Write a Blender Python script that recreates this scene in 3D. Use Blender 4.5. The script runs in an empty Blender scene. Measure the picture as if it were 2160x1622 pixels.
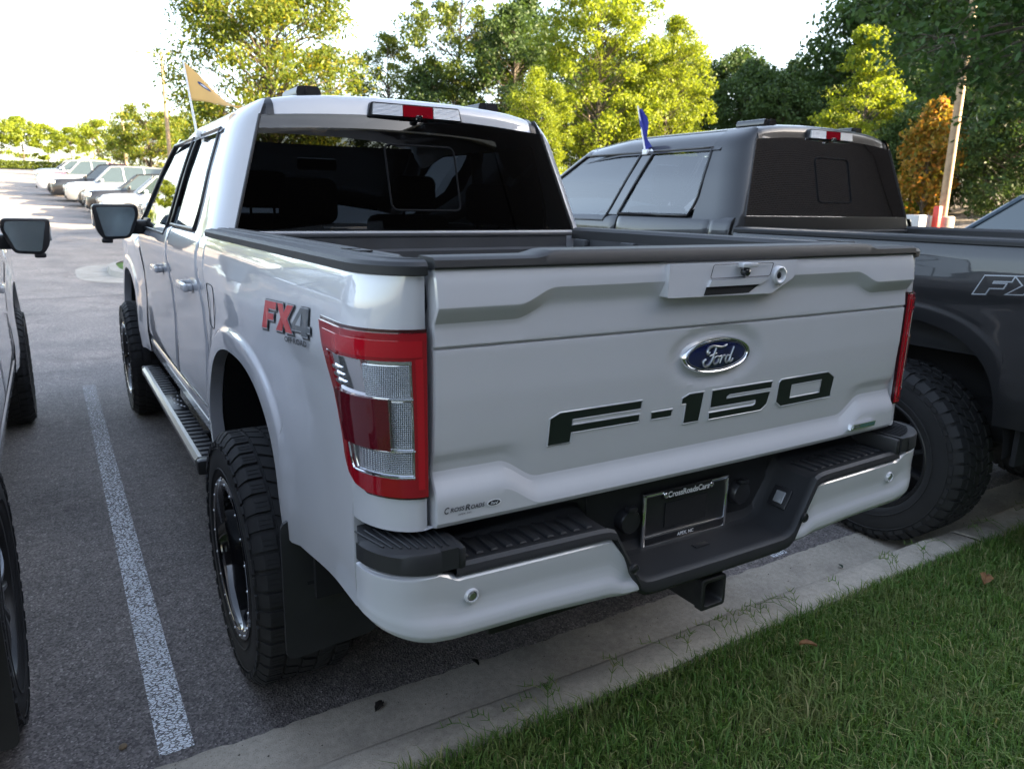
import bpy, bmesh, math, random
import numpy as np
from mathutils import Vector, Matrix

scene = bpy.context.scene
rad = math.radians
PI = math.pi

# ------------------------------------------------------------------ camera
cam_data = bpy.data.cameras.new('camera')
cam = bpy.data.objects.new('camera', cam_data)
scene.collection.objects.link(cam)
def look(yaw, pitch, roll):
    d = Vector((math.sin(yaw)*math.cos(pitch), math.cos(yaw)*math.cos(pitch), -math.sin(pitch)))
    r = Vector((math.cos(yaw), -math.sin(yaw), 0)); u = r.cross(d)
    r2 = r*math.cos(roll) + u*math.sin(roll); u2 = u*math.cos(roll) - r*math.sin(roll)
    return Matrix((r2, u2, -d)).transposed()
CAM = Vector((-1.407, -2.445, 1.585))
cam.matrix_world = Matrix.Translation(CAM) @ look(rad(31.486), rad(13.495), rad(0.956)).to_4x4()
cam_data.sensor_width = 36.0
cam_data.lens = 36.0*1581.4/2160
cam_data.clip_start = 0.02
cam_data.clip_end = 2500
cam_data.dof.use_dof = True
cam_data.dof.focus_distance = 2.2
cam_data.dof.aperture_fstop = 5.6
scene.camera = cam

# ------------------------------------------------------------------ world, sun, exposure
SUN_EL, SUN_AZ = rad(20), math.atan2(0.78, -0.626)      # azimuth clockwise from +Y
world = bpy.data.worlds.new('World'); scene.world = world
world.use_nodes = True
wn = world.node_tree.nodes; wl = world.node_tree.links
sky = wn.new('ShaderNodeTexSky'); sky.sky_type = 'NISHITA'; sky.sun_disc = False
sky.sun_elevation = SUN_EL; sky.sun_rotation = SUN_AZ
sky.altitude = 100; sky.air_density = 1.0; sky.dust_density = 2.0; sky.ozone_density = 0.6
bg = wn['Background']; bg.inputs['Strength'].default_value = 0.09
hs = wn.new('ShaderNodeHueSaturation'); hs.inputs['Saturation'].default_value = 0.72
wl.new(sky.outputs[0], hs.inputs['Color']); wl.new(hs.outputs[0], bg.inputs['Color'])
sun_d = bpy.data.lights.new('sun', 'SUN'); sun = bpy.data.objects.new('sun', sun_d)
scene.collection.objects.link(sun)
sun_d.energy = 5.0; sun_d.angle = rad(0.53); sun_d.color = (1.0, 0.80, 0.52)
sdir = Vector((math.sin(SUN_AZ)*math.cos(SUN_EL), math.cos(SUN_AZ)*math.cos(SUN_EL), math.sin(SUN_EL)))
sun.rotation_euler = sdir.to_track_quat('Z', 'Y').to_euler()
sun.location = sdir*60
vs = scene.view_settings
vs.view_transform = 'Standard'; vs.look = 'None'; vs.exposure = 3.22; vs.gamma = 1.0
scene.cycles.max_bounces = 8; scene.cycles.transparent_max_bounces = 16
scene.cycles.use_denoising = True

# ------------------------------------------------------------------ helpers
def obj(name, mesh, parent=None):
    o = bpy.data.objects.new(name, mesh)
    scene.collection.objects.link(o)
    if parent is not None: o.parent = parent
    return o
def empty(name, loc=(0, 0, 0), rz=0.0, parent=None):
    o = bpy.data.objects.new(name, None); o.empty_display_size = 0.2
    scene.collection.objects.link(o); o.location = loc; o.rotation_euler = (0, 0, rz)
    if parent is not None: o.parent = parent
    return o
def tag(o, label=None, cat=None, group=None, kind=None):
    if label: o['label'] = label
    if cat: o['category'] = cat
    if group: o['group'] = group
    if kind: o['kind'] = kind
    return o
def copy_tree(o, parent=None):
    c = o.copy(); scene.collection.objects.link(c); c.parent = parent
    for ch in [k for k in bpy.data.objects if k.parent == o]: copy_tree(ch, c)
    return c

class MB:
    """collects shapes and becomes one mesh object"""
    def __init__(s): s.v = []; s.f = []; s.m = []
    def add(s, v, f, mi=0):
        b = len(s.v); s.v += [tuple(p) for p in v]
        s.f += [tuple(i+b for i in q) for q in f]; s.m += [mi]*len(f)
        return s
    def mirror(s):
        b = len(s.v); n = len(s.f)
        s.v += [(-x, y, z) for x, y, z in s.v]
        s.f += [tuple(i+b for i in reversed(q)) for q in s.f]; s.m += s.m[:n]
        return s
    def flip(s):
        s.v = [(-x, y, z) for x, y, z in s.v]; s.f = [tuple(reversed(q)) for q in s.f]; return s
    def build(s, name, mats, parent=None, ang=35, smooth=True):
        me = bpy.data.meshes.new(name); me.from_pydata(s.v, [], s.f)
        if not isinstance(mats, (list, tuple)): mats = [mats]
        for m in mats: me.materials.append(m)
        if len(mats) > 1: me.polygons.foreach_set('material_index', s.m)
        if smooth:
            me.polygons.foreach_set('use_smooth', [True]*len(me.polygons))
            me.set_sharp_from_angle(angle=rad(ang))
        me.update()
        return obj(name, me, parent)
    # ---- shapes
    def grid(s, nu, nv, fn, mi=0, wrap=False):
        """fn(i,j) -> point, i in 0..nu-1 , j in 0..nv-1"""
        v = [fn(i, j) for i in range(nu) for j in range(nv)]
        f = []
        for i in range(nu if wrap else nu-1):
            a = i*nv; b = ((i+1) % nu)*nv
            for j in range(nv-1): f.append((a+j, b+j, b+j+1, a+j+1))
        return s.add(v, f, mi)
    def box(s, c, d, bev=0.0, mi=0, seg=2, rot=None):
        bm = bmesh.new(); bmesh.ops.create_cube(bm, size=1)
        for w in bm.verts: w.co = Vector((w.co.x*d[0], w.co.y*d[1], w.co.z*d[2]))
        if bev > 0: bmesh.ops.bevel(bm, geom=bm.edges[:], offset=min(bev, min(d)*.49), segments=seg, affect='EDGES', profile=.5)
        M3 = rot if rot is not None else Matrix.Identity(3)
        bm.verts.index_update()
        s.add([tuple(M3 @ w.co + Vector(c)) for w in bm.verts], [[w.index for w in f.verts] for f in bm.faces], mi)
        bm.free(); return s
    def tube(s, path, r, n=8, mi=0, cap=True, closed=False, sx=1.0):
        P = [Vector(p) for p in path]; m = len(P)
        R = r if isinstance(r, (list, tuple)) else [r]*m
        T = []
        for i in range(m):
            a = P[(i-1) % m] if (closed or i > 0) else P[i]; b = P[(i+1) % m] if (closed or i < m-1) else P[i]
            T.append((b-a).normalized())
        up = Vector((0, 0, 1)) if abs(T[0].z) < .9 else Vector((1, 0, 0))
        N = (up - T[0]*up.dot(T[0])).normalized(); v = []
        for i in range(m):
            N = (N - T[i]*N.dot(T[i])).normalized(); B = T[i].cross(N)
            for k in range(n):
                a = 2*PI*k/n; v.append(tuple(P[i] + (N*math.cos(a) + B*math.sin(a)*sx)*R[i]))
        f = []
        for i in range(m if closed else m-1):
            j = (i+1) % m
            for k in range(n): f.append((i*n+k, i*n+(k+1) % n, j*n+(k+1) % n, j*n+k))
        if cap and not closed:
            f.append(tuple(reversed(range(n)))); f.append(tuple(range((m-1)*n, m*n)))
        return s.add(v, f, mi)
    def lathe(s, prof, n, c=(0, 0, 0), axis='X', mi=0):
        """prof: (radius, axial)"""
        v = []
        for r, a in prof:
            for k in range(n):
                t = 2*PI*k/n; u, w = r*math.cos(t), r*math.sin(t)
                p = (a, u, w) if axis == 'X' else ((u, a, w) if axis == 'Y' else (u, w, a))
                v.append((p[0]+c[0], p[1]+c[1], p[2]+c[2]))
        f = []
        for i in range(len(prof)-1):
            for k in range(n): f.append((i*n+k, i*n+(k+1) % n, (i+1)*n+(k+1) % n, (i+1)*n+k))
        return s.add(v, f, mi)
    def prism(s, poly, fn, d0, d1, mi=0):
        """poly: 2-D outline; fn(a,b,d)->point"""
        n = len(poly)
        v = [fn(a, b, d0) for a, b in poly] + [fn(a, b, d1) for a, b in poly]
        f = [tuple(range(n)), tuple(reversed(range(n, 2*n)))]
        for i in range(n): f.append((i, i+n, (i+1) % n + n, (i+1) % n))
        return s.add(v, f, mi)
    def loft(s, secs, closed=True, caps=True, mi=0):
        n = len(secs[0]); v = [p for q in secs for p in q]; f = []
        for i in range(len(secs)-1):
            for k in range(n if closed else n-1):
                f.append((i*n+k, i*n+(k+1) % n, (i+1)*n+(k+1) % n, (i+1)*n+k))
        if caps and closed:
            f.append(tuple(reversed(range(n)))); f.append(tuple(range((len(secs)-1)*n, len(secs)*n)))
        return s.add(v, f, mi)

def sm(x):
    x = min(max(x, 0.0), 1.0); return x*x*(3-2*x)
def tab(pairs):
    ks = sorted(pairs); X = [k[0] for k in ks]; Y = [k[1] for k in ks]
    return lambda x: float(np.interp(x, X, Y))
def rpoly(pts, r, n=4):
    """2-D polygon with rounded corners"""
    out = []; m = len(pts)
    for i in range(m):
        p = Vector(pts[i]).to_2d(); a = Vector(pts[i-1]).to_2d(); b = Vector(pts[(i+1) % m]).to_2d()
        q = min(r, (a-p).length*.45, (b-p).length*.45)
        A = p + (a-p).normalized()*q; B = p + (b-p).normalized()*q
        for k in range(n+1):
            t = k/n; w = A*(1-t)**2 + p*2*t*(1-t) + B*t*t; out.append((w.x, w.y))
    return out
def offset_poly(pts, d):
    m = len(pts); out = []
    area = sum(pts[i][0]*pts[(i+1) % m][1]-pts[(i+1) % m][0]*pts[i][1] for i in range(m))
    sg = 1 if area > 0 else -1
    for i in range(m):
        p = Vector(pts[i]); a = Vector(pts[i-1]); b = Vector(pts[(i+1) % m])
        e1 = (p-a).normalized(); e2 = (b-p).normalized()
        n1 = Vector((e1.y, -e1.x))*sg; n2 = Vector((e2.y, -e2.x))*sg
        h = n1+n2; h = h/max(h.dot(h)/2, .35) if h.length > 1e-6 else n1
        out.append((p.x+h.x*d, p.y+h.y*d))
    return out
def text_mesh(body, size, bold=0.0, shear=0.0):
    cu = bpy.data.curves.new('lettering', 'FONT'); cu.body = body; cu.size = size
    cu.align_x = 'CENTER'; cu.align_y = 'CENTER'; cu.offset = bold; cu.shear = shear; cu.resolution_u = 3
    t = bpy.data.objects.new('lettering', cu); scene.collection.objects.link(t)
    dg = bpy.context.evaluated_depsgraph_get(); me = bpy.data.meshes.new_from_object(t.evaluated_get(dg))
    v = [tuple(p.co) for p in me.vertices]; f = [tuple(p.vertices) for p in me.polygons]
    bpy.data.objects.remove(t); bpy.data.curves.remove(cu); bpy.data.meshes.remove(me)
    return v, f

# ------------------------------------------------------------------ materials
MATS = {}
def mat(name, col, rough=.5, metal=0.0, coat=0.0, coat_r=.03, var=None, bump=None, spec=None, emit=None, ior=None):
    """var=(scale,amount) colour mottling, bump=(scale,strength,distance)"""
    if name in MATS: return MATS[name]
    m = bpy.data.materials.new(name); m.use_nodes = True; MATS[name] = m
    N = m.node_tree.nodes; L = m.node_tree.links; b = N['Principled BSDF']
    b.inputs['Base Color'].default_value = (*col, 1); b.inputs['Roughness'].default_value = rough
    b.inputs['Metallic'].default_value = metal; b.inputs['Coat Weight'].default_value = coat
    b.inputs['Coat Roughness'].default_value = coat_r
    if spec is not None: b.inputs['Specular IOR Level'].default_value = spec
    if ior is not None: b.inputs['IOR'].default_value = ior
    if emit: b.inputs['Emission Color'].default_value = (*emit[0], 1); b.inputs['Emission Strength'].default_value = emit[1]
    tc = None
    if var or bump:
        tc = N.new('ShaderNodeTexCoord')
    if var:
        t = N.new('ShaderNodeTexNoise'); t.inputs['Scale'].default_value = var[0]; t.inputs['Detail'].default_value = 5
        L.new(tc.outputs['Object'], t.inputs['Vector'])
        r = N.new('ShaderNodeValToRGB'); r.color_ramp.elements[0].position = .3; r.color_ramp.elements[1].position = .7
        r.color_ramp.elements[0].color = (*[c*(1-var[1]) for c in col], 1)
        r.color_ramp.elements[1].color = (*[min(1, c*(1+var[1])) for c in col], 1)
        L.new(t.outputs['Fac'], r.inputs['Fac']); L.new(r.outputs['Color'], b.inputs['Base Color'])
    if bump:
        t = N.new('ShaderNodeTexNoise'); t.inputs['Scale'].default_value = bump[0]; t.inputs['Detail'].default_value = 3
        L.new(tc.outputs['Object'], t.inputs['Vector'])
        bp = N.new('ShaderNodeBump'); bp.inputs['Strength'].default_value = bump[1]; bp.inputs['Distance'].default_value = bump[2]
        L.new(t.outputs['Fac'], bp.inputs['Height']); L.new(bp.outputs['Normal'], b.inputs['Normal'])
    return m
def glass_mat(name, tint, reflect=1.5, rough=0.0):
    if name in MATS: return MATS[name]
    m = bpy.data.materials.new(name); m.use_nodes = True; MATS[name] = m
    N = m.node_tree.nodes; L = m.node_tree.links; N.remove(N['Principled BSDF'])
    t = N.new('ShaderNodeBsdfTransparent'); t.inputs['Color'].default_value = (*tint, 1)
    g = N.new('ShaderNodeBsdfGlossy'); g.inputs['Roughness'].default_value = rough; g.inputs['Color'].default_value = (1, 1, 1, 1)
    fr = N.new('ShaderNodeFresnel'); fr.inputs['IOR'].default_value = reflect
    mx = N.new('ShaderNodeMixShader'); out = N['Material Output']
    L.new(fr.outputs[0], mx.inputs[0]); L.new(t.outputs[0], mx.inputs[1]); L.new(g.outputs[0], mx.inputs[2])
    L.new(mx.outputs[0], out.inputs['Surface'])
    return m

WHITE = mat('white_paint', (.445, .448, .476), .35, 0, 1.0, .015, bump=(900, .006, .0005))
WHITE.node_tree.nodes['Principled BSDF'].inputs['Coat IOR'].default_value = 1.7
def dusty(m, lo, hi, amt):
    N = m.node_tree.nodes; L = m.node_tree.links; b = N['Principled BSDF']; col = tuple(b.inputs['Base Color'].default_value)[:3]
    tc = N.new('ShaderNodeTexCoord'); n = N.new('ShaderNodeTexNoise'); n.inputs['Scale'].default_value = 5; n.inputs['Detail'].default_value = 8; n.inputs['Roughness'].default_value = .7
    L.new(tc.outputs['Object'], n.inputs['Vector'])
    r = N.new('ShaderNodeMapRange'); r.inputs['From Min'].default_value = .35; r.inputs['From Max'].default_value = .75; r.inputs['To Min'].default_value = lo; r.inputs['To Max'].default_value = hi
    L.new(n.outputs['Fac'], r.inputs['Value']); L.new(r.outputs[0], b.inputs['Coat Roughness'])
    c = N.new('ShaderNodeValToRGB'); c.color_ramp.elements[0].position = .35; c.color_ramp.elements[1].position = .75
    c.color_ramp.elements[0].color = (*col, 1); c.color_ramp.elements[1].color = (*[x*(1-amt)+y*amt for x, y in zip(col, (.30, .28, .25))], 1)
    L.new(n.outputs['Fac'], c.inputs['Fac']); L.new(c.outputs['Color'], b.inputs['Base Color'])
dusty(WHITE, .01, .07, .09)
GREY = mat('dark_grey_metallic_paint', (.008, .0085, .010), .4, .2, 1.0, .02)
GREY.node_tree.nodes['Principled BSDF'].inputs['Coat IOR'].default_value = 1.38
BLK = mat('black_textured_plastic', (.0125, .013, .015), .55, bump=(700, .25, .0006), var=(3, .15))
BLKS = mat('black_smooth_plastic', (.015, .015, .017), .35)
BLKM = mat('matte_black', (.006, .006, .007), .9)
GLOSSB = mat('gloss_black', (.01, .01, .012), .08, 0, 1, .02)
RUB = mat('tyre_rubber', (.014, .014, .015), .75, var=(9, .25), bump=(260, .15, .001))
LINER = mat('bed_liner', (.035, .037, .042), .6, bump=(420, .5, .001), var=(5, .15))
CHROME = mat('chrome', (.82, .83, .85), .06, 1)
SILV = mat('satin_silver', (.6, .61, .63), .3, 1)
ALU = mat('brushed_step_edge', (.50, .49, .48), .35, .9)
TREAD = mat('step_tread_plastic', (.035, .036, .04), .5, bump=(500, .3, .0006))
REDL = mat('red_lens', (.24, .003, .010), .12, 0, 1, .01)
REDD = mat('dark_red_lens', (.075, .003, .008), .1, 0, 1, .01)
CLEARL = mat('clear_lens', (.55, .56, .57), .22, .55, 1, .01)
BLUEB = mat('blue_enamel', (.006, .010, .050), .2, 0, 1, .01)
TINT = glass_mat('tinted_glass', (.085, .088, .09), 1.5)
SIDEG = glass_mat('side_glass', (.35, .40, .42), 1.9)
MIRR = mat('mirror_glass', (.42, .52, .56), .12, .8)
# ------------------------------------------------------------------ pickup truck
# local axes: x right, y forward, z up; origin on the ground under the rear axle
AA, AZ0, AB, AN = .51, .70, .41, 2.4            # wheel arch: half width, springing height, rise, roundness
_bed = tab([(1.47, .890), (1.44, .903), (1.40, .914), (1.34, .922), (1.29, .925), (1.25, .921), (1.2, .913), (1.1, .907), (.95, .906), (.8, .909), (.66, .902), (.5, .88)])
_cab = tab([(1.47, .872), (1.455, .884), (1.42, .902), (1.37, .914), (1.31, .917), (1.25, .911), (1.15, .900), (1.0, .897), (.88, .903), (.78, .907), (.70, .902), (.60, .893), (.5, .87)])
def arch_d(y, z):
    r = (abs(y/AA)**AN + (max(z-AZ0, 0)/AB)**AN)**(1/AN)
    return (r-1)*.45
FLK = [1.0, 1.0]
def flare(y, z):
    d = arch_d(y, z)
    return FLK[0]*.011*sm(1-(d-.060)/.024) + FLK[1]*.030*sm(1-d/.30)
YC, TT = -.97, .25
def smooth_tab(fn, z, h=.012): return (fn(z-h)+2*fn(z)+fn(z+h))/4
def bed_pt(t, z, off=0.0, fl=True):
    if t <= 0:
        y = YC - t; return (-(smooth_tab(_bed, z) + (flare(y, z) if fl else 0) + off), y, z)
    th = t/TT*PI/2; h = smooth_tab(_bed, z) + (flare(YC, z) if fl else 0)
    x = .797 + (h-.797)*math.cos(th) + off*math.cos(th)
    return (-x, YC - .156*math.sin(th) - off*math.sin(th), z)

def lin(a, b, n): return [a+(b-a)*i/(n-1) for i in range(n)]

def bed_side(root, paint, bf):
    """outer skin of the load bed with the arch, one object per side; bf = y of the bed front"""
    cols = []                                   # (t, zlow)
    for y in lin(bf, AA+.012, 8): cols.append((YC-y, .63))
    n = 46
    for k in range(n+1):
        a = PI*k/n; c, s_ = math.cos(a), math.sin(a)
        y = AA*math.copysign(abs(c)**(2/AN), c); z = AZ0 + AB*abs(s_)**(2/AN)
        cols.append((YC-y, max(z, .70)))
    for y in lin(-AA-.012, YC-.0, 16): cols.append((YC-y, .705))
    cols.append((.012, .708)); cols.append((.014, .925))
    for t in lin(.03, TT, 14): cols.append((t, .925))
    nz = 84
    def fn(i, j):
        t, zl = cols[i]; u = j/(nz-1)
        z = zl + (1.457-zl)*u
        p = bed_pt(t, z, -.006 if (i == 0 or i == len(cols)-1) else 0)
        return p
    for side in (1, -1):
        b = MB(); b.grid(len(cols), nz, fn)
        # folded edges: arch and lower edge turn inwards, front and rear edges too
        low = [(fn(i, 0)) for i in range(len(cols))]
        b.grid(len(low), 2, lambda i, j: (low[i][0] + j*.045, low[i][1], low[i][2] + (.004 if j else 0)))
        b.grid(nz, 2, lambda i, j: (fn(0, i)[0] + j*.05, fn(0, i)[1]-.0*j, fn(0, i)[2]))
        e = len(cols)-1
        b.grid(nz, 2, lambda i, j: (fn(e, i)[0], fn(e, i)[1] + j*.05, fn(e, i)[2]))
        if side == -1: b.flip()
        bs = b.build('bed_side', paint, root, 40)
        # wheel housing
        w = MB()
        arc = [(math.cos(PI*k/20), math.sin(PI*k/20)) for k in range(21)]
        w.grid(21, 4, lambda i, j: (-(.90-j*.13), arc[i][0]*.56, .56+arc[i][1]*.60))
        w.prism([(-.56, .56)]+[(c*.56, .56+s_*.60) for c, s_ in reversed(arc)], lambda a, q, d: (-d, a, q), .50, .505)
        w.box((-.70, .57, .58), (.42, .02, .34)); w.box((-.70, -.60, .66), (.38, .02, .24))
        if side == -1: w.flip()
        w.build('wheel_housing', BLKM, root, 30)
        # rail cap along the top of the side
        r = MB()
        tt = lin(YC-bf+.01, 0, 24) + lin(.02, TT, 12)
        sec = [(.002, 1.449), (.010, 1.452), (.011, 1.468), (.005, 1.476), (-.016, 1.480), (-.026, 1.478), (-.034, 1.478), (-.040, 1.482), (-.062, 1.482), (-.066, 1.478), (-.074, 1.478), (-.078, 1.482), (-.112, 1.480), (-.128, 1.468), (-.130, 1.43)]
        def rc(i, j):
            o, z = sec[j]; t = tt[i]
            k = 1 if t <= 0 else max(.25, math.cos(t/TT*PI/2)*.75+.25)
            p = bed_pt(t, 1.452, 0)
            if t > 0:
                o2 = o if o > 0 else o*k; q = bed_pt(t, 1.452, o2); return (q[0], q[1], z)
            return (p[0]-o, p[1], z)
        r.grid(len(tt), len(sec), rc)
        r.box((-.83, -.875, 1.4835), (.03, .05, .003), .001); r.box((-.83, -.80, 1.4835), (.03, .05, .003), .001)
        if side == -1: r.flip()
        r.build('bed_rail_cap', BLK, root, 28)
    return

def bed_inner(root, bf):
    b = MB(); yi, zf = -1.06, .95
    # floor with ribs
    nx = 61
    b.grid(nx, 2, lambda i, j: (-.72+1.44*i/(nx-1), (yi if j == 0 else bf-.03), zf + (.012 if (i//2) % 3 else 0)))
    # front wall with horizontal swages
    zs = [zf, 1.02, 1.03, 1.09, 1.10, 1.18, 1.19, 1.25, 1.26, 1.335, 1.345, 1.385, 1.395, 1.445, 1.452]
    off = [0, 0, .014, .014, 0, 0, .014, .014, 0, 0, .014, .014, 0, 0, -.035]
    b.grid(2, len(zs), lambda i, j: ((-.72, .72)[i], bf-.035-off[j]*1.2, zs[j]))
    b.box((0, bf-.015, 1.452), (1.5, .05, .016), .004)
    for sx in (-1, 1):
        zt = [zf, 1.0, 1.36, 1.37, 1.44, 1.47]; ot = [.72, .735, .745, .765, .77, .775]
        b.grid(2, 6, lambda i, j: (sx*ot[j], (yi, bf-.03)[i], zt[j]))
        for y in (-.9, -.45, .12, bf-.12): b.box((sx*.745, y, 1.40), (.03, .09, .06), .008)
        b.box((sx*.66, 0, zf+.13), (.16, .98, .26), .05)
        b.tube([(sx*.76, bf-.10, 1.41), (sx*.735, bf-.10, 1.40), (sx*.735, bf-.10, 1.37)], .008, 6)
    b.build('bed_liner', LINER, root, 30)

# ---- tailgate
def zs_(x): return 1.352 + .031*sm((.605-abs(x))/.10)
def zl_(x): return .962 + .050*sm((abs(x)-.525)/.105)
def tailgate(root, paint, full=True):
    knots = []
    def rows(x):
        a, l = zs_(x), zl_(x); e = .0135+.20*(1.437-(a+.044))
        return [(1.464, -.010), (1.461, .006), (1.437, .0135), (a+.040, e), (a+.036, e+.0004), (a+.032, e-.0012), (a+.003, .0025), (a-.006, .001), (1.3115, .005), (1.3095, .0046), (1.3075, -.004), (1.304, -.004), (1.3025, .0040), (1.30, .0046), (1.20, .004), (1.12, -.001), (1.085, -.004),
                (l+.052, -.0115), (l+.034, -.0138), (l+.022, -.0110), (l-.010, .0070), (l-.022, .0105), (.938, .0100), (.928, .004), (.922, -.012)]
    sub = [1, 3, 3, 1, 2, 3, 2, 6, 1, 1, 1, 1, 1, 10, 6, 3, 5, 3, 2, 3, 2, 4, 2, 2]
    xs = [-.7855, -.7845, -.782] + lin(-.775, .775, 150) + [.782, .7845, .7855]
    def pt(i, q, u):
        x = xs[i]; r = rows(x); z = r[q][0]+(r[q+1][0]-r[q][0])*u; d = r[q][1]+(r[q+1][1]-r[q][1])*u
        e = ((x+.012)/.175)**2 + ((z-1.229)/.082)**2
        d -= .009*sm((1-e)/.55)
        edge = {0: -.045, 1: -.006, 2: -.001}.get(min(i, len(xs)-1-i), 0)
        bow = .010*(1-(x/.79)**2)
        return (x, -1.130-d-edge-bow, z)
    seq = [(q, u/sub[q]) for q in range(len(sub)) for u in range(sub[q])] + [(len(sub)-1, 1.0)]
    b = MB(); b.grid(len(xs), len(seq), lambda i, j: pt(i, *seq[j])); 
    b.f = [tuple(reversed(q)) for q in b.f]
    tg = b.build('tailgate', paint, root, 17)
    c = MB(); c.box((0, -1.09, 1.18), (1.56, .05, .50), .01)
    c.build('inner_panel', LINER, tg)
    # black cap with a raised middle
    c = MB(); st = lin(-.786, .786, 90)
    def cap(i, j):
        x = st[i]; up = .010*sm((x+.56)/.05)*sm((.60-x)/.05); bow = .010*(1-(x/.79)**2)
        sec = [(-1.108-bow, 1.4600), (-1.132-bow, 1.4602), (-1.142-bow, 1.4625), (-1.1445-bow, 1.466), (-1.1415-bow, 1.479+up*.8), (-1.134-bow, 1.484+up), (-1.072, 1.485+up), (-1.062, 1.478+up), (-1.060, 1.44)]
        return (x, *sec[j])
    c.grid(len(st), 9, cap)
    c.prism([(cap(0, j)[1], cap(0, j)[2]) for j in range(9)], lambda a, q, d: (d, a, q), -.786, -.7858)
    c.prism([(cap(0, j)[1], cap(0, j)[2]) for j in range(9)], lambda a, q, d: (d, a, q), .7858, .786)
    c.build('tailgate_cap', BLK, tg, 40)
    if not full: return tg
    # raised letters, black inlay in a thin raised rim
    Y0 = -1.147
    LET = [[(-.506, 1.0655), (-.504, 1.126), (-.4796, 1.137), (-.247, 1.137), (-.2484, 1.1195), (-.4466, 1.1195), (-.4462, 1.1035), (-.250, 1.1035), (-.2503, 1.088), (-.4467, 1.088), (-.4488, 1.0655)],
           [(-.2105, 1.1025), (-.146, 1.1025), (-.1478, 1.0872), (-.2095, 1.0872)],
           [(-.1146, 1.1271), (-.0926, 1.1355), (-.0449, 1.1355), (-.0517, 1.0620), (-.1014, 1.0620), (-.1000, 1.1140), (-.1146, 1.1140)],
           [(-.0133, 1.1350), (.208, 1.1350), (.2075, 1.1193), (.0493, 1.1193), (.0396, 1.1140), (.0399, 1.1075), (.2044, 1.1075), (.1985, 1.0750), (.1779, 1.0605), (-.0140, 1.0605), (-.0149, 1.0754), (.1466, 1.0754), (.1550, 1.0800), (.1550, 1.0915), (-.0121, 1.0915)]]
    def on_gate(x, z, o):
        bow = .010*(1-(x/.79)**2); d = np.interp(z, [1.05, 1.085, 1.12, 1.20], [-.006, -.004, -.001, .004])
        return (x, -1.130-d-bow-o, z)
    INK = mat('black_green_inlay', (.006, .011, .009), .45)
    for P in LET:
        l = MB(); l.prism(P, on_gate, .0016, -.002); lo = l.build('letter', INK, tg, smooth=False)
        r = MB(); Q = offset_poly(P, .0022); r.tube([on_gate(x, z, .0006) for x, z in Q], .0018, 6, closed=True)
        r.build('letter_rim', paint, lo)
    O = [(.240, 1.1285), (.2475, 1.135), (.4461, 1.136), (.4765, 1.1185), (.4735, 1.0780), (.4729, 1.0628), (.2604, 1.0610), (.2392, 1.0752)]
    I = [(.2922, 1.1178), (.2922, 1.1178), (.4226, 1.1185), (.4226, 1.1185), (.4213, 1.0785), (.4213, 1.0785), (.2903, 1.0780), (.2903, 1.0780)]
    l = MB(); n = 8
    l.add([on_gate(x, z, .0016) for x, z in O] + [on_gate(x+.0001*k, z, .0016) for k, (x, z) in enumerate(I)], [(k, k+n, (k+1) % n+n, (k+1) % n) for k in range(n)])
    l.add([on_gate(x, z, .0016) for x, z in O] + [on_gate(x, z, -.002) for x, z in O], [(k, (k+1) % n, (k+1) % n+n, k+n) for k in range(n)])
    lo = l.build('letter', INK, tg, smooth=False)
    r = MB(); r.tube([on_gate(x, z, .0006) for x, z in offset_poly(O, .0022)], .0018, 6, closed=True)
    r.tube([on_gate(x, z, .0006) for x, z in offset_poly(I[::2], -.0015)], .0016, 6, closed=True); r.build('letter_rim', paint, lo)
    # oval emblem with script
    ec = Vector((-.012, -1.1385, 1.2285))
    def el(a, b_, o): return lambda k: (ec.x+a*math.cos(2*PI*k/48), ec.y-o, ec.z+b_*math.sin(2*PI*k/48))
    e = MB(); rings = [(.117, .0462, -.004), (.1165, .046, .006), (.112, .0425, .0105), (.1065, .0385, .009), (.1055, .0378, .006)]
    e.grid(48, 5, lambda i, j: el(*rings[j])(i), wrap=True); eo = e.build('oval_emblem', CHROME, tg, 60)
    e = MB(); ring2 = [(.1055, .0378, .0060), (.07, .025, .0085), (.03, .01, .0092), (.001, .001, .0094)]
    e.grid(48, 4, lambda i, j: el(*ring2[j])(i), wrap=True); e.build('emblem_field', BLUEB, eo, 60)
    e = MB(); e.tube([el(.1005, .0348, .0068)(k) for k in range(48)], .0011, 6, closed=True)
    def stroke(P, r=.0026, kk=1.0):
        pts = []
        for i in range(len(P)-1):
            p0 = P[max(i-1, 0)]; p1 = P[i]; p2 = P[i+1]; p3 = P[min(i+2, len(P)-1)]
            for s_ in range(5):
                t = s_/5
                pts.append(tuple(.5*((2*p1[k]) + (-p0[k]+p2[k])*t + (2*p0[k]-5*p1[k]+4*p2[k]-p3[k])*t*t + (-p0[k]+3*p1[k]-3*p2[k]+p3[k])*t**3) for k in (0, 1)))
        pts.append(P[-1]); m = len(pts)
        e.tube([(ec.x+a*.00100*kk, ec.y-.0102, ec.z+b_*.00100*kk) for a, b_ in pts], [r*(.55+.45*math.sin(PI*(.12+.76*i/(m-1)))) for i in range(m)], 6)
    # script traced in millimetres about the centre of the oval
    stroke([(-30, 10), (-38, 5), (-36, 17), (-22, 24), (-4, 22), (14, 20), (28, 25)], .0032)
    stroke([(-8, 22), (-14, 6), (-22, -12), (-34, -24), (-47, -22), (-50, -12), (-42, -7)], .0034)
    stroke([(-30, 0), (-18, 3), (-6, 6)], .0022)
    stroke([(-6, -2), (-14, -8), (-15, -19), (-6, -21), (2, -13), (2, -5), (-5, -2), (4, -4), (10, -2)], .0025)
    stroke([(10, -2), (13, -4), (10, -14), (7, -21)], .0026); stroke([(10, -12), (17, -4), (23, -2), (25, -6)], .0024)
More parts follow.
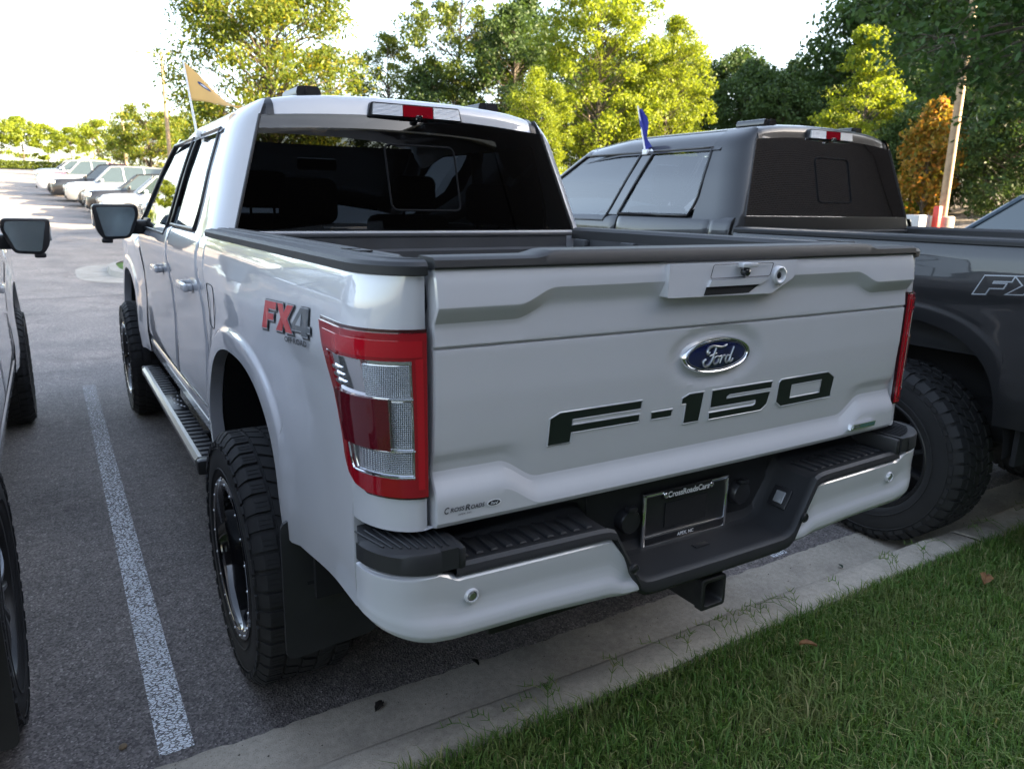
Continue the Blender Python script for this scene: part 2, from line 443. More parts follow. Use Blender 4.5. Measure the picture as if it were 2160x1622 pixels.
    stroke([(41, -4), (32, -3), (26, -12), (29, -20), (37, -18), (43, -6)], .0026)
    stroke([(54, 18), (48, 4), (42, -10), (41, -19), (48, -18), (53, -12)], .0028)
    e.build('emblem_script', SILV, eo, 60)
    # handle and camera block
    hb = MB(); yo = -1.1695
    P = rpoly([(-.205, 1.459), (-.214, 1.382), (.137, 1.378), (.214, 1.414), (.236, 1.459)], .006)
    hb.prism(P, lambda a, q, d: (a, d + .010*max(0, (q-1.44)/.02)*(1 if d < -1.16 else 0), q), yo, -1.13)
    ho = hb.build('tailgate_handle', paint, tg, 30)
    g = MB(); g.tube([(a, yo-.0004, q) for a, q in rpoly([(-.0736, 1.4545), (.134, 1.4545), (.124, 1.4225), (-.082, 1.4225)], .006)], .0011, 4, closed=True)
    g.build('handle_seam', BLKS, ho)
    g = MB(); g.prism([(-.082, 1.4185), (.118, 1.4185), (.087, 1.4035), (-.0905, 1.4035)], lambda a, q, d: (a, d, q), yo-.006, yo+.004)
    g.build('pull_lip', paint, ho, 20)
    g = MB(); g.prism([(-.0915, 1.4025), (.0873, 1.4025), (.052, 1.3835), (-.100, 1.3835)], lambda a, q, d: (a, d, q), yo-.0012, yo+.01)
    g.build('pull_recess', BLKM, ho, 20)
    g = MB(); g.box((.033, yo-.008, 1.452), (.052, .022, .012), .004); cb = g.build('camera_hood', paint, ho)
    g = MB(); g.lathe([(.0, -.014), (.006, -.013), (.0095, -.010), (.0105, -.002), (.0105, .004)], 20, (.033, yo, 1.4345), 'Y'); g.build('camera_lens', GLOSSB, cb)
    g = MB(); g.lathe([(.0235, .004), (.0235, -.006), (.0215, -.009), (.0185, -.0095), (.0165, -.006), (.011, -.003), (.0085, -.003)], 28, (.1556, yo, 1.4225), 'Y'); lk = g.build('lock_bezel', paint, ho, 50)
    g = MB(); g.lathe([(.0085, -.003), (.006, -.0045), (.0, -.0045)], 20, (.1556, yo, 1.4225), 'Y'); g.box((.1556, yo-.0047, 1.4225), (.0015, .002, .008)); g.build('key_cylinder', BLKS, lk)
    # sticker and engine badge
    YS = -1.1525
    def put_text(body, x, z, w, yy, m, name, parent, bold=.0, shear=0, h=None):
        v, f = text_mesh(body, 1.0, bold, shear); X = [p[0] for p in v]; Zs = [p[1] for p in v]
        k = w/(max(X)-min(X)); cx_ = (max(X)+min(X))/2; kz = k if h is None else h/(max(Zs)-min(Zs)); cz = (max(Zs)+min(Zs))/2
        q = MB(); q.add([(x+(p[0]-cx_)*k, yy, z+(p[1]-cz)*kz) for p in v], f); return q.build(name, m, parent, smooth=False)
    tailgate.put_text = put_text
    INK2 = mat('sticker_ink', (.006, .008, .012), .5)
    def sgate(x, z): return -1.130 - np.interp(z, [.938, .99, 1.0], [.0100, .0107, .0107]) - .010*(1-(x/.79)**2) - .0016
    put_text('C', -.7625, .9665, .0115, sgate(-.74, .965), INK2, 'sticker_lettering', tg, .02, .25, .0145)
    put_text('ROSS', -.738, .9655, .033, sgate(-.73, .965), INK2, 'sticker_lettering', tg, .02, .2, .0095)
    put_text('R', -.714, .9655, .0115, sgate(-.71, .965), INK2, 'sticker_lettering', tg, .02, .2, .0135)
    put_text('OADS', -.690, .9645, .033, sgate(-.69, .965), INK2, 'sticker_lettering', tg, .02, .2, .0095)
    put_text('APEX, NC', -.7205, .9525, .032, sgate(-.72, .95), INK2, 'sticker_lettering', tg, .01, 0, .0042)
    y_ = sgate(-.65, .965)
    q = MB(); q.add([(-.6508+.0175*math.cos(2*PI*k/32), y_, .9640+.0078*math.sin(2*PI*k/32)) for k in range(32)], [tuple(reversed(range(32)))]); so = q.build('sticker_oval', mat('sticker_white', (.7, .72, .74), .5), tg, smooth=False)
    q = MB(); q.add([(-.6508+.0152*math.cos(2*PI*k/32), y_-.0006, .9640+.0060*math.sin(2*PI*k/32)) for k in range(32)], [tuple(reversed(range(32)))]); q.build('sticker_field', INK2, so, smooth=False)
    put_text('Ford', -.6508, .9640, .018, y_-.0012, MATS['sticker_white'], 'sticker_lettering', so, .01, .35)
    q = MB(); q.prism([(.560, .952), (.674, .952), (.678, .967), (.564, .967)], lambda a, z, d: (a, d, z), -1.1555, -1.140)
    bd = q.build('engine_badge', CHROME, tg, 20)
    q = MB(); q.prism([(.600, .9545), (.672, .9545), (.675, .9645), (.603, .9645)], lambda a, z, d: (a, d, z), -1.1563, -1.150); q.build('badge_inlay', mat('badge_green', (.10, .22, .20), .25, .6), bd, 20)
    q = MB(); q.prism([(.566, .9545), (.600, .9545), (.603, .9645), (.569, .9645)], lambda a, z, d: (a, d, z), -1.1563, -1.150); q.build('badge_inlay', mat('badge_grey', (.3, .32, .33), .25, .8), bd, 20)
    return tg

# ---- tail lamp wrapped round the corner of the bed
def tail_lamp(root, side):
    def tl(z): return float(np.interp(z, [1.003, 1.012, 1.03, 1.06, 1.15, 1.26, 1.34], [.085, .042, .015, -.004, -.028, -.062, -.100]))
    TR = TT-.004
    def patch(b, z0, z1, u0, u1, off, nu=18, nz=14, mi=0, edge=.010, ztilt=0):
        """ruled patch; u0,u1: fractions or functions of z"""
        f0 = u0 if callable(u0) else (lambda z: tl(z)+(TR-tl(z))*u0)
        f1 = u1 if callable(u1) else (lambda z: tl(z)+(TR-tl(z))*u1)
        def p(i, j, o):
            z = z0+(z1-z0)*j/(nz-1); a, c = f0(z), f1(z); return bed_pt(a+(c-a)*i/(nu-1), z, o, fl=True)
        b.grid(nu, nz, lambda i, j: p(i, j, off), mi)
        rim = [(i, 0) for i in range(nu)] + [(nu-1, j) for j in range(1, nz)] + [(i, nz-1) for i in range(nu-2, -1, -1)] + [(0, j) for j in range(nz-2, 0, -1)]
        b.grid(len(rim), 2, lambda k, j: p(rim[k][0], rim[k][1], off-edge*j), mi, wrap=True)
    ZB, ZT = 1.003, 1.340
    base = MB(); patch(base, ZB-.006, ZT+.007, lambda z: tl(min(max(z, ZB), ZT))-.008, lambda z: TR+.003, .0035, 24, 30, edge=.02)
    if side == -1: base.flip()
    L = base.build('tail_light', mat('lamp_gasket', (.03, .002, .004), .2, 0, 1, .02), root, 40)
    def mk(name, m, fn):
        b = MB(); fn(b)
        if side == -1: b.flip()
        return b.build(name, m, L, 40)
    zi0, zi1 = 1.043, 1.286
    inl = lambda z: tl(z)+.034+.006*(1.34-z)
    def frame(b):
        patch(b, zi1, ZT, 0, 1.0, .0095, 24, 10); patch(b, ZB, zi0, 0, 1.0, .0095, 24, 10)
        patch(b, zi0, zi1, lambda z: tl(z), inl, .0095, 8, 24); patch(b, zi0, zi1, lambda z: TR-.036, lambda z: TR, .0095, 8, 20)
    mk('red_lens_frame', REDL, frame)
    mk('lens_highlight_bar', mat('bright_red_bar', (.34, .004, .012), .08, 0, 1, .01), lambda b: (patch(b, 1.293, 1.326, lambda z: tl(z)+.024, lambda z: TR-.012, .0115, 22, 5, edge=.003), patch(b, 1.02, 1.29, lambda z: TR-.028, lambda z: TR-.010, .0115, 5, 16, edge=.003)))
    LENS = MATS.get('reflector_lens')
    if LENS is None:
        LENS = mat('reflector_lens', (.22, .23, .25), .18, .8, 1, .02)
        N = LENS.node_tree.nodes; K = LENS.node_tree.links; b_ = N['Principled BSDF']
        tc = N.new('ShaderNodeTexCoord'); w1 = N.new('ShaderNodeTexWave'); w1.wave_type = 'BANDS'; w1.bands_direction = 'Z'; w1.inputs['Scale'].default_value = 80
        w2 = N.new('ShaderNodeTexWave'); w2.bands_direction = 'X'; w2.inputs['Scale'].default_value = 95
        for w in (w1, w2): K.new(tc.outputs['Object'], w.inputs['Vector'])
        mx = N.new('ShaderNodeMath'); mx.operation = 'ADD'; K.new(w1.outputs['Fac'], mx.inputs[0]); K.new(w2.outputs['Fac'], mx.inputs[1])
        bp = N.new('ShaderNodeBump'); bp.inputs['Strength'].default_value = .5; bp.inputs['Distance'].default_value = .002; K.new(mx.outputs[0], bp.inputs['Height']); K.new(bp.outputs['Normal'], b_.inputs['Normal'])
    CH = mat('lamp_chrome', (.75, .76, .79), .1, .9, 1, .02)
    mid = lambda z: TR-.094
    mk('chrome_reflector', CH, lambda b: (patch(b, 1.205, zi1, inl, lambda z: TR-.036, .0050, 16, 10), patch(b, zi0, 1.103, inl, lambda z: TR-.036, .0050, 16, 10), patch(b, 1.103, 1.205, lambda z: TR-.098, lambda z: TR-.036, .0050, 6, 8)))
    mk('reverse_lens', LENS, lambda b: patch(b, 1.211, 1.276, lambda z: TR-.150, lambda z: TR-.042, .0085, 12, 8))
    mk('reverse_lens', LENS, lambda b: patch(b, 1.108, 1.203, lambda z: TR-.090, lambda z: TR-.042, .0085, 8, 10))
    mk('reverse_lens', LENS, lambda b: patch(b, 1.054, 1.098, lambda z: inl(z)+.042, lambda z: TR-.042, .0085, 12, 8))
    mk('chrome_fins', CH, lambda b: [patch(b, 1.222+k*.0145, 1.228+k*.0145, lambda z: inl(z)+.006, lambda z: inl(z)+.050, .010, 6, 3) for k in range(3)])
    mk('brake_lens', REDD, lambda b: patch(b, 1.103, 1.209, lambda z: inl(z)-.003, mid, .0165, 16, 12, edge=.012))
    mk('chrome_trim', CHROME, lambda b: (b.tube([bed_pt(t, 1.2085, .010) for t in lin(mid(1.2)+.002, TR-.036, 8)], .0018, 6), b.tube([bed_pt(t, 1.1015, .010) for t in lin(mid(1.1)-.01, TR-.034, 8)], .0018, 6), b.tube([bed_pt(t, zi0+.003, .010) for t in lin(inl(zi0)+.004, TR-.036, 14)], .0024, 6), b.tube([bed_pt(inl(z)+.002, z, .010) for z in lin(zi0+.004, 1.1, 8)], .0022, 6), b.tube([bed_pt(TR-.038, z, .010) for z in lin(zi0, zi1, 10)], .0013, 6), b.tube([bed_pt(t, zi1-.001, .010) for t in lin(inl(zi1), TR-.036, 14)], .0012, 6)))
    return L

# ---- rear bumper
def bumper(root, paint, full=True):
    bp = MB()
    def st(h):                                  # h 0 low centre .. 1 step level
        zt = .705+.161*h; zb = .660+.178*h
        y = -1.215
        return [(y+.075, zb-.0), (y+.012, zb), (y, zb+.012), (y-.001, zt-.022), (y+.004, zt-.006), (y+.014, zt), (y+.026, zt-.004*h), (y+.040, zt-.010*h), (y+.125-.0*h, zt-.008*h), (y+.137, zt), (y+.150, zt+.004), (y+.162-.0*h, zt+.012*h+.03*(1-h)), (y+.168, .930), (y+.215, .934)]
    X = [(-.765, 1), (-.76, 1), (-.40, 1), (-.375, .985), (-.357, .94), (-.28, .10), (-.258, .02), (-.235, 0), (0, 0)]
    X = X + [(-x, h) for x, h in reversed(X[:-1])]
    secs = []
    for x, h in X:
        bow = .020*(x/.76)**2
        secs.append([(x, a+bow, z) for a, z in st(h)])
    bp.loft(secs, closed=False, caps=False)
    o = bp.build('rear_bumper', BLK, root, 32)
    # hidden core so the bumper is solid
    c = MB(); c.box((0, -.99, .80), (1.5, .06, .20), .01); c.build('bumper_beam', BLKM, o)
    for sd in (-1, 1):
        # end cap
        e = MB()
        def plan(s_):                            # s 0..1 from inboard to the side end
            if s_ < .0: pass
            th = s_*PI/2
            return (.745+.190*math.sin(th), -1.03-.165*math.cos(th))
        ns = 16; ns = 18; prof = [(0, -.05, .858), (0, -.004, .858), (0, 0, .861), (0, .0, .897), (0, -.003, .905), (0, -.010, .908), (0, -.04, .908), (0, -.08, .908), (0, -.14, .908)]
        def ep(i, j):
            th = i/(ns-1)*PI/2; cx_, cy_ = .80, -1.075; o_, z = prof[j][1], prof[j][2]
            dz = .012*sm(i/(ns-1)) if z < .9 else 0
            return (cx_+max(.136+o_, .0)*math.sin(th), cy_-max(.122+o_, .004)*math.cos(th), z+dz)
        e.grid(ns, len(prof), ep)
        e.prism([(.762, -1.197), (.80, -1.1955), (.80, -1.0), (.762, -1.0)], lambda a, q, d: (a, q, d), .862, .9075)
        e.prism([(.80, -1.075), (.932, -1.075), (.905, -.995), (.80, -.995)], lambda a, q, d: (a, q, d), .862, .9075)
        e.box((.752, -1.110, .880), (.02, .17, .050), .008)
        for k in range(9):
            t = k/8; a = Vector((.778+.118*t, -1.182+.012*t+.045*t*t, .9095)); b_ = Vector((.770+.15*t, -1.07+.045*t, .9095))
            e.tube([a, b_], .0022, 5)
        if sd == 1: pass
        else: e.flip()
        e.build('bumper_end_cap', BLK, o, 35)
        # painted cover
        k = MB(); S = []
        for x in lin(.268, .80, 28): S.append((x, -1.213+.016*(x/.76)**2, 0, x))
        for i in range(1, 15):
            th = i/14*PI/2; S.append((.80+.139*math.sin(th), -1.075-.1204*math.cos(th), th, .80+.20*i/14))
        pr = [(0, -.085), (.03, -.03), (.09, -.008), (.17, -.001), (.27, -.0005), (.33, -.002), (.42, -.0075), (.50, -.0095), (.60, -.0105), (.85, -.006), (.95, -.005), (.985, -.010), (1.0, -.03)]
        vv = []
        for i in range(len(pr)-1):
            for q in range(3):
                t = q/3; vv.append((pr[i][0]+(pr[i+1][0]-pr[i][0])*t, pr[i][1]+(pr[i+1][1]-pr[i][1])*t))
        vv.append(pr[-1])
        def cov(i, j):
            x, y, th, u = S[i]; v, of = vv[j]
            zb = .672 + .012*sm((u-.3)/.3) + .068*sm((u-.78)/.26)
            zt = .838 - .060*sm((.372-u)/.055) + .020*sm((u-.765)/.03) + .012*sm((u-.85)/.2)
            if of > -.012 or v > .5: of2 = of*(1-.8*sm((u-.80)/.1)) if .27 < v < .97 else of
            else: of2 = of
            z = zb+(zt-zb)*v
            # inboard end is cut on a slant, following the drop of the step
            if u < .345: x = max(x, .268 + (z-.672)/.166*.076)
            return (x+of2*math.sin(th), y-of2*math.cos(th), z)
        k.grid(len(S), len(vv), cov)
        k.grid(len(vv), 2, lambda i, j: (cov(0, i)[0]+.001*j, cov(0, i)[1]+.03*j, cov(0, i)[2]))
        k.grid(len(vv), 2, lambda i, j: (cov(len(S)-1, i)[0]-.03*j, cov(len(S)-1, i)[1], cov(len(S)-1, i)[2]))
        if sd == 1: k.f = [tuple(reversed(q)) for q in k.f]
        else: k.v = [(-x, y, z) for x, y, z in k.v]
        k.build('bumper_cover', paint, o, 30)
        # tread ribs on the step
        if full:
            for q in range(10):
                x = sd*(.405+q*.0355); r = MB()
                bw = .020*(x/.76)**2
                r.add([(x-.009, -1.170+bw, .8585), (x+.009, -1.170+bw, .8585), (x+.009, -1.092+bw, .8585), (x, -1.083+bw, .8585), (x-.009, -1.092+bw, .8585),
                       (x-.0065, -1.168+bw, .8625), (x+.0065, -1.168+bw, .8625), (x+.0065, -1.094+bw, .8625), (x, -1.087+bw, .8625), (x-.0065, -1.094+bw, .8625)],
                      [(5, 6, 7, 8, 9), (0, 1, 6, 5), (1, 2, 7, 6), (2, 3, 8, 7), (3, 4, 9, 8), (4, 0, 5, 9)])
                r.build('tread_rib', BLK, o, 20)
            # parking sensors
            s_ = MB(); s_.lathe([(.0165, .01), (.0165, -.003), (.0145, -.006), (.0115, -.006), (.0105, -.003)], 24, (sd*.729, -1.1905, .788), 'Y')
            so = s_.build('parking_sensor', paint, o, 50)
            s_ = MB(); s_.lathe([(.0105, -.0015), (.0088, -.002)], 24, (sd*.729, -1.1905, .788), 'Y'); s_.build('sensor_gap', BLKM, so)
            s_ = MB(); s_.lathe([(.0088, -.003), (.0075, -.005), (0, -.0055)], 24, (sd*.729, -1.1905, .788), 'Y'); s_.build('sensor_face', SILV, so, 50)
            s_ = MB(); s_.lathe([(.0135, .004), (.0135, -.002), (.0115, -.0035), (.0095, -.002), (.0085, -.003), (0, -.0035)], 20, (sd*.307, -1.2165, .752), 'Y'); s_.build('parking_sensor', BLKS, o, 50)
            # licence lamp in the slanted wall
            s_ = MB(); rot = Matrix.Rotation(sd*rad(-61), 3, 'Y')
            s_.box((sd*.3110, -1.125, .781), (.060, .062, .006), .008, rot=rot); lo = s_.build('plate_lamp', BLKS, o)
            s_ = MB(); s_.box((sd*.3080, -1.125, .782), (.036, .032, .006), .003, rot=rot); s_.build('lamp_lens', mat('lamp_glass', (.25, .26, .28), .15, .3, 1), lo)
    if not full: return o
    w = MB(); w.box((0, -1.047, .80), (.66, .012, .24), .004); w.build('plate_panel', BLK, o)
    # trailer sockets
    for x in (-.205, .205):
        s_ = MB(); s_.lathe([(.034, .02), (.034, -.022), (.030, -.028), (0, -.028)], 24, (x, -1.052, .795), 'Y'); s_.box((x, -1.078, .832), (.03, .02, .014), .004); s_.build('trailer_socket', BLKS, o, 40)
    # plate holder
    pl = MB(); pl.prism(rpoly([(-.145, .715), (.145, .715), (.145, .848), (-.145, .848)], .004), lambda a, q, d: (a, d, q), -1.064, -1.060)
    po = pl.build('plate_blank', BLKS, o, 30)
    f = MB()
    for (a, b_) in (((-.151, .852), (.151, .852)), ((-.151, .708), (-.151, .852)), ((.151, .708), (.151, .852))):
        c_ = ((a[0]+b_[0])/2, -1.066, (a[1]+b_[1])/2); f.box(c_, (abs(a[0]-b_[0])+.012, .009, abs(a[1]-b_[1])+.012), .004)
    f.box((0, -1.066, .732), (.29, .007, .005), .002); f.box((0, -1.066, .708), (.30, .009, .004), .0015)
    fo = f.build('plate_frame', CHROME, o, 40)
    f = MB(); f.box((0, -1.0675, .720), (.286, .004, .019), .002); f.build('frame_strip', BLKS, fo)
    f = MB(); f.box((0, -1.0675, .844), (.176, .009, .024), .002); f.build('frame_strip', BLKS, fo)
    WHT = mat('lettering_white', (.75, .75, .76), .5)
    tailgate.put_text('CrossRoadsCars', 0, .844, .152, -1.0732, WHT, 'frame_lettering', fo, .03)
    tailgate.put_text('APEX, NC', 0, .720, .060, -1.0706, WHT, 'frame_lettering', fo, .02)
    for x in (-.083, .083):
        s_ = MB(); s_.lathe([(.0075, .0), (.0075, -.003), (.004, -.006), (0, -.0065)], 14, (x, -1.072, .844), 'Y'); s_.build('screw', CHROME, fo)
    s_ = MB(); s_.box((0, -1.0655, .783), (.152, .003, .070)); s_.build('plate_opening', BLKM, po)
    s_ = MB(); s_.box((.0, -1.1295, .7075), (.050, .020, .003), .004); so = s_.build('step_mark', BLKS, o)
    # hitch receiver
    h = MB(); hz = .594
    def sq(r_, y): return [(a, y, hz+b_) for a, b_ in rpoly([(-r_, -r_), (r_, -r_), (r_, r_), (-r_, r_)], .010, 3)]
    h.loft([sq(.042, -.80), sq(.042, -1.165), sq(.045, -1.167), sq(.045, -1.187), sq(.042, -1.190), sq(.034, -1.190), sq(.032, -1.186), sq(.032, -1.0)], caps=False)
    h.box((0, -1.0, .60), (1.2, .07, .07), .01); h.build('hitch_receiver', mat('worn_black_steel', (.016, .016, .017), .45, .2, var=(30, .4)), root, 35)
    return o
# ---- wheels
def wheel(root, x, y, side, style, R=.423, W=.305, lug=True, zc=0.0):
    """side -1: outer face towards -x. The wheel is its rim; tyre, tread and bolts are its pieces"""
    def place(b):
        b.v = [(x + side*(-a[0]) if True else 0, y+a[1], R+zc+a[2]) for a in b.v]
        if side == 1: b.f = [tuple(reversed(q)) for q in b.f]
        return b
    # local: axial a<0 is the outer face
    k = R/.423
    rim = MB(); n = 64
    if style == 'deep':
        rim.lathe([(.268*k, -.138), (.272*k, -.148), (.266*k, -.1525), (.250*k, -.1515), (.244*k, -.146), (.240*k, -.12), (.232*k, -.02), (.226*k, .05), (.12*k, .062), (.085*k, .05), (.08*k, .01), (.05*k, .0), (.001, .0)], n)
        for q in range(8):
            a = 2*PI*q/8; rot = Matrix.Rotation(a, 3, 'X')
            rim.box(rot @ Vector((.030, 0, .155)), (.03, .045, .15), .008, rot=rot)
    else:
        rim.lathe([(.262*k, -.125), (.268*k, -.136), (.262*k, -.140), (.252*k, -.138), (.246*k, -.125), (.238*k, -.02), (.230*k, .06), (.10*k, .07), (.001, .07)], n)
    wo = place(rim).build('wheel', GLOSSB if style == 'deep' else mat('wheel_barrel', (.012, .012, .013), .4), root, 40)
    t = MB(); h = W/2
    prof = [(.258, -.120), (.268, -.140), (.285, -.1475), (.32, -.1525), (.352, -.1525), (.385, -.146), (.403, -.134), (.411, -.116), (.414, -.07), (.415, 0)]
    prof = prof + [(r, -a) for r, a in reversed(prof[:-1])]
    t.lathe([(r*k, a*h/.1525) for r, a in prof], 96)
    for r in (.300, .368): t.lathe([((r-.003)*k, -.1515*h/.1525), (r*k, -.1545*h/.1525), ((r+.003)*k, -.1515*h/.1525)], 96)
    place(t).build('tyre', RUB, wo, 50)
    if lug:
        tr = MB(); nb = 46
        def blk(a0, a1, th0, th1, r0, r1, sk=0.0, taper=.0):
            v = []
            for rr, sh in ((r0, 0), (r1, taper)):
                for aa, tt in ((a0+sh, th0+sk*0), (a1-sh, th0+sk), (a1-sh, th1+sk), (a0+sh, th1)):
                    v.append((aa, rr*math.cos(tt), rr*math.sin(tt)))
            return v, [(4, 5, 6, 7), (0, 1, 5, 4), (1, 2, 6, 5), (2, 3, 7, 6), (3, 0, 4, 7)]
        d = 2*PI/nb; s_ = h/.1525
        for q in range(nb):
            a = q*d
            for sg in (-1, 1):
                o = a + (0 if sg < 0 else d*.5)
                g = d*(.80 if q % 2 else .72)
                # shoulder block wrapping on to the sidewall
                P = [(.388, .1500), (.408, .1375), (.421, .124), (.423, .082), (.412, .080)]
                v = []
                for tt in (o, o+g):
                    for r, ax in P: v.append((sg*ax*s_, r*k*math.cos(tt), r*k*math.sin(tt)))
                f = [(0, 1, 6, 5), (1, 2, 7, 6), (2, 3, 8, 7), (3, 4, 9, 8), (0, 4, 3, 2, 1), (5, 6, 7, 8, 9)]
                if sg > 0: f = [tuple(reversed(z)) for z in f]
                tr.add(v, f)
                # sipes: two thin ribs on the shoulder block
                for fr in (.33, .66):
                    tt = o+g*fr; v2, f2 = blk(sg*.12*s_, sg*.086*s_, tt-.003, tt+.003, .4225*k, .4236*k); tr.add(v2, f2)
                v, f = blk(sg*.073*s_, sg*.028*s_, o+d*.30, o+d*.30+d*.78, .411*k, .423*k, sk=d*.35, taper=-sg*.002); tr.add(v, f)
                v, f = blk(sg*.156*s_, sg*.150*s_, o+d*.1, o+d*(.55 if q % 2 else .9), .375*k, .392*k); tr.add(v, f)
            v, f = blk(-.021*s_, .021*s_, a, a+d*.74, .411*k, .423*k, sk=d*.3); tr.add(v, f)
        to = place(tr).build('tread', RUB, wo, 25); to['kind'] = 'stuff'
    if style == 'deep':
        for q in range(20):
            a = 2*PI*q/20; bo = MB()
            cx_ = Vector((-.153, .258*k*math.cos(a), .258*k*math.sin(a)))
            bo.lathe([(.0038, .002), (.0036, -.0015), (.0022, -.003), (.0, -.0033)], 8, tuple(cx_)); place(bo).build('rim_bolt', SILV, wo, 60)
    else:
        SP = mat('machined_spoke', (.20, .205, .215), .3, .9) if style == 'spoke' else mat('dark_spoke', (.03, .031, .034), .35, .5)
        for q in range(6):
            sp = MB(); a = 2*PI*q/6
            for off in (-.20, .20):
                ra, rb = .055*k, .247*k
                sec = []
                for i in range(7):
                    u = i/6; r = ra+(rb-ra)*u; th = a+off*(1-.15*u)*(1 if True else 0) + .10*u*u*(1 if off > 0 else -1)
                    wd = .028*(1-.25*math.sin(PI*u)); dp = -.118 - .010*math.sin(PI*u)
                    c_ = Vector((0, r*math.cos(th), r*math.sin(th))); tn = Vector((0, -math.sin(th), math.cos(th)))
                    sec.append([tuple(c_+tn*wd*.5+Vector((dp+.008, 0, 0))), tuple(c_+tn*wd*.3+Vector((dp-.003, 0, 0))), tuple(c_-tn*wd*.3+Vector((dp-.003, 0, 0))), tuple(c_-tn*wd*.5+Vector((dp+.008, 0, 0))), tuple(c_-tn*wd*.4+Vector((dp+.05, 0, 0))), tuple(c_+tn*wd*.4+Vector((dp+.05, 0, 0)))])
                sp.loft(sec)
            place(sp).build('spoke', SP, wo, 40)
        hb = MB(); hb.lathe([(.07*k, -.08), (.07*k, -.118), (.045*k, -.128), (.035*k, -.130), (0.001, -.131)], 32); place(hb).build('hub_cap', SP, wo, 40)
    return wo

# ---- cab
_yr = tab([(1.30, .578), (1.40, .585), (1.468, .597), (1.905, .690), (1.97, .708), (2.01, .73)])
_xw = tab([(1.30, .81), (1.40, .80), (1.468, .79), (1.905, .652), (1.97, .622), (2.01, .6)])
_xs = tab([(1.30, .915), (1.40, .905), (1.455, .882), (1.5, .868), (1.7, .812), (1.86, .757), (1.90, .735), (1.935, .703), (1.965, .655), (1.99, .60)])
_rz = tab([(0, 2.022), (.2, 2.020), (.4, 2.011), (.5, 2.001), (.58, 1.987), (.64, 1.966), (.69, 1.938), (.72, 1.91), (.757, 1.862), (.77, 1.845)])
def _yB(z): return 1.72-(z-1.455)/.41*.20
def _yA(z): return 2.98-(z-1.43)/.45*.80
def zbh(x): return 1.936-.030*min(1, abs(x)/.65)**2

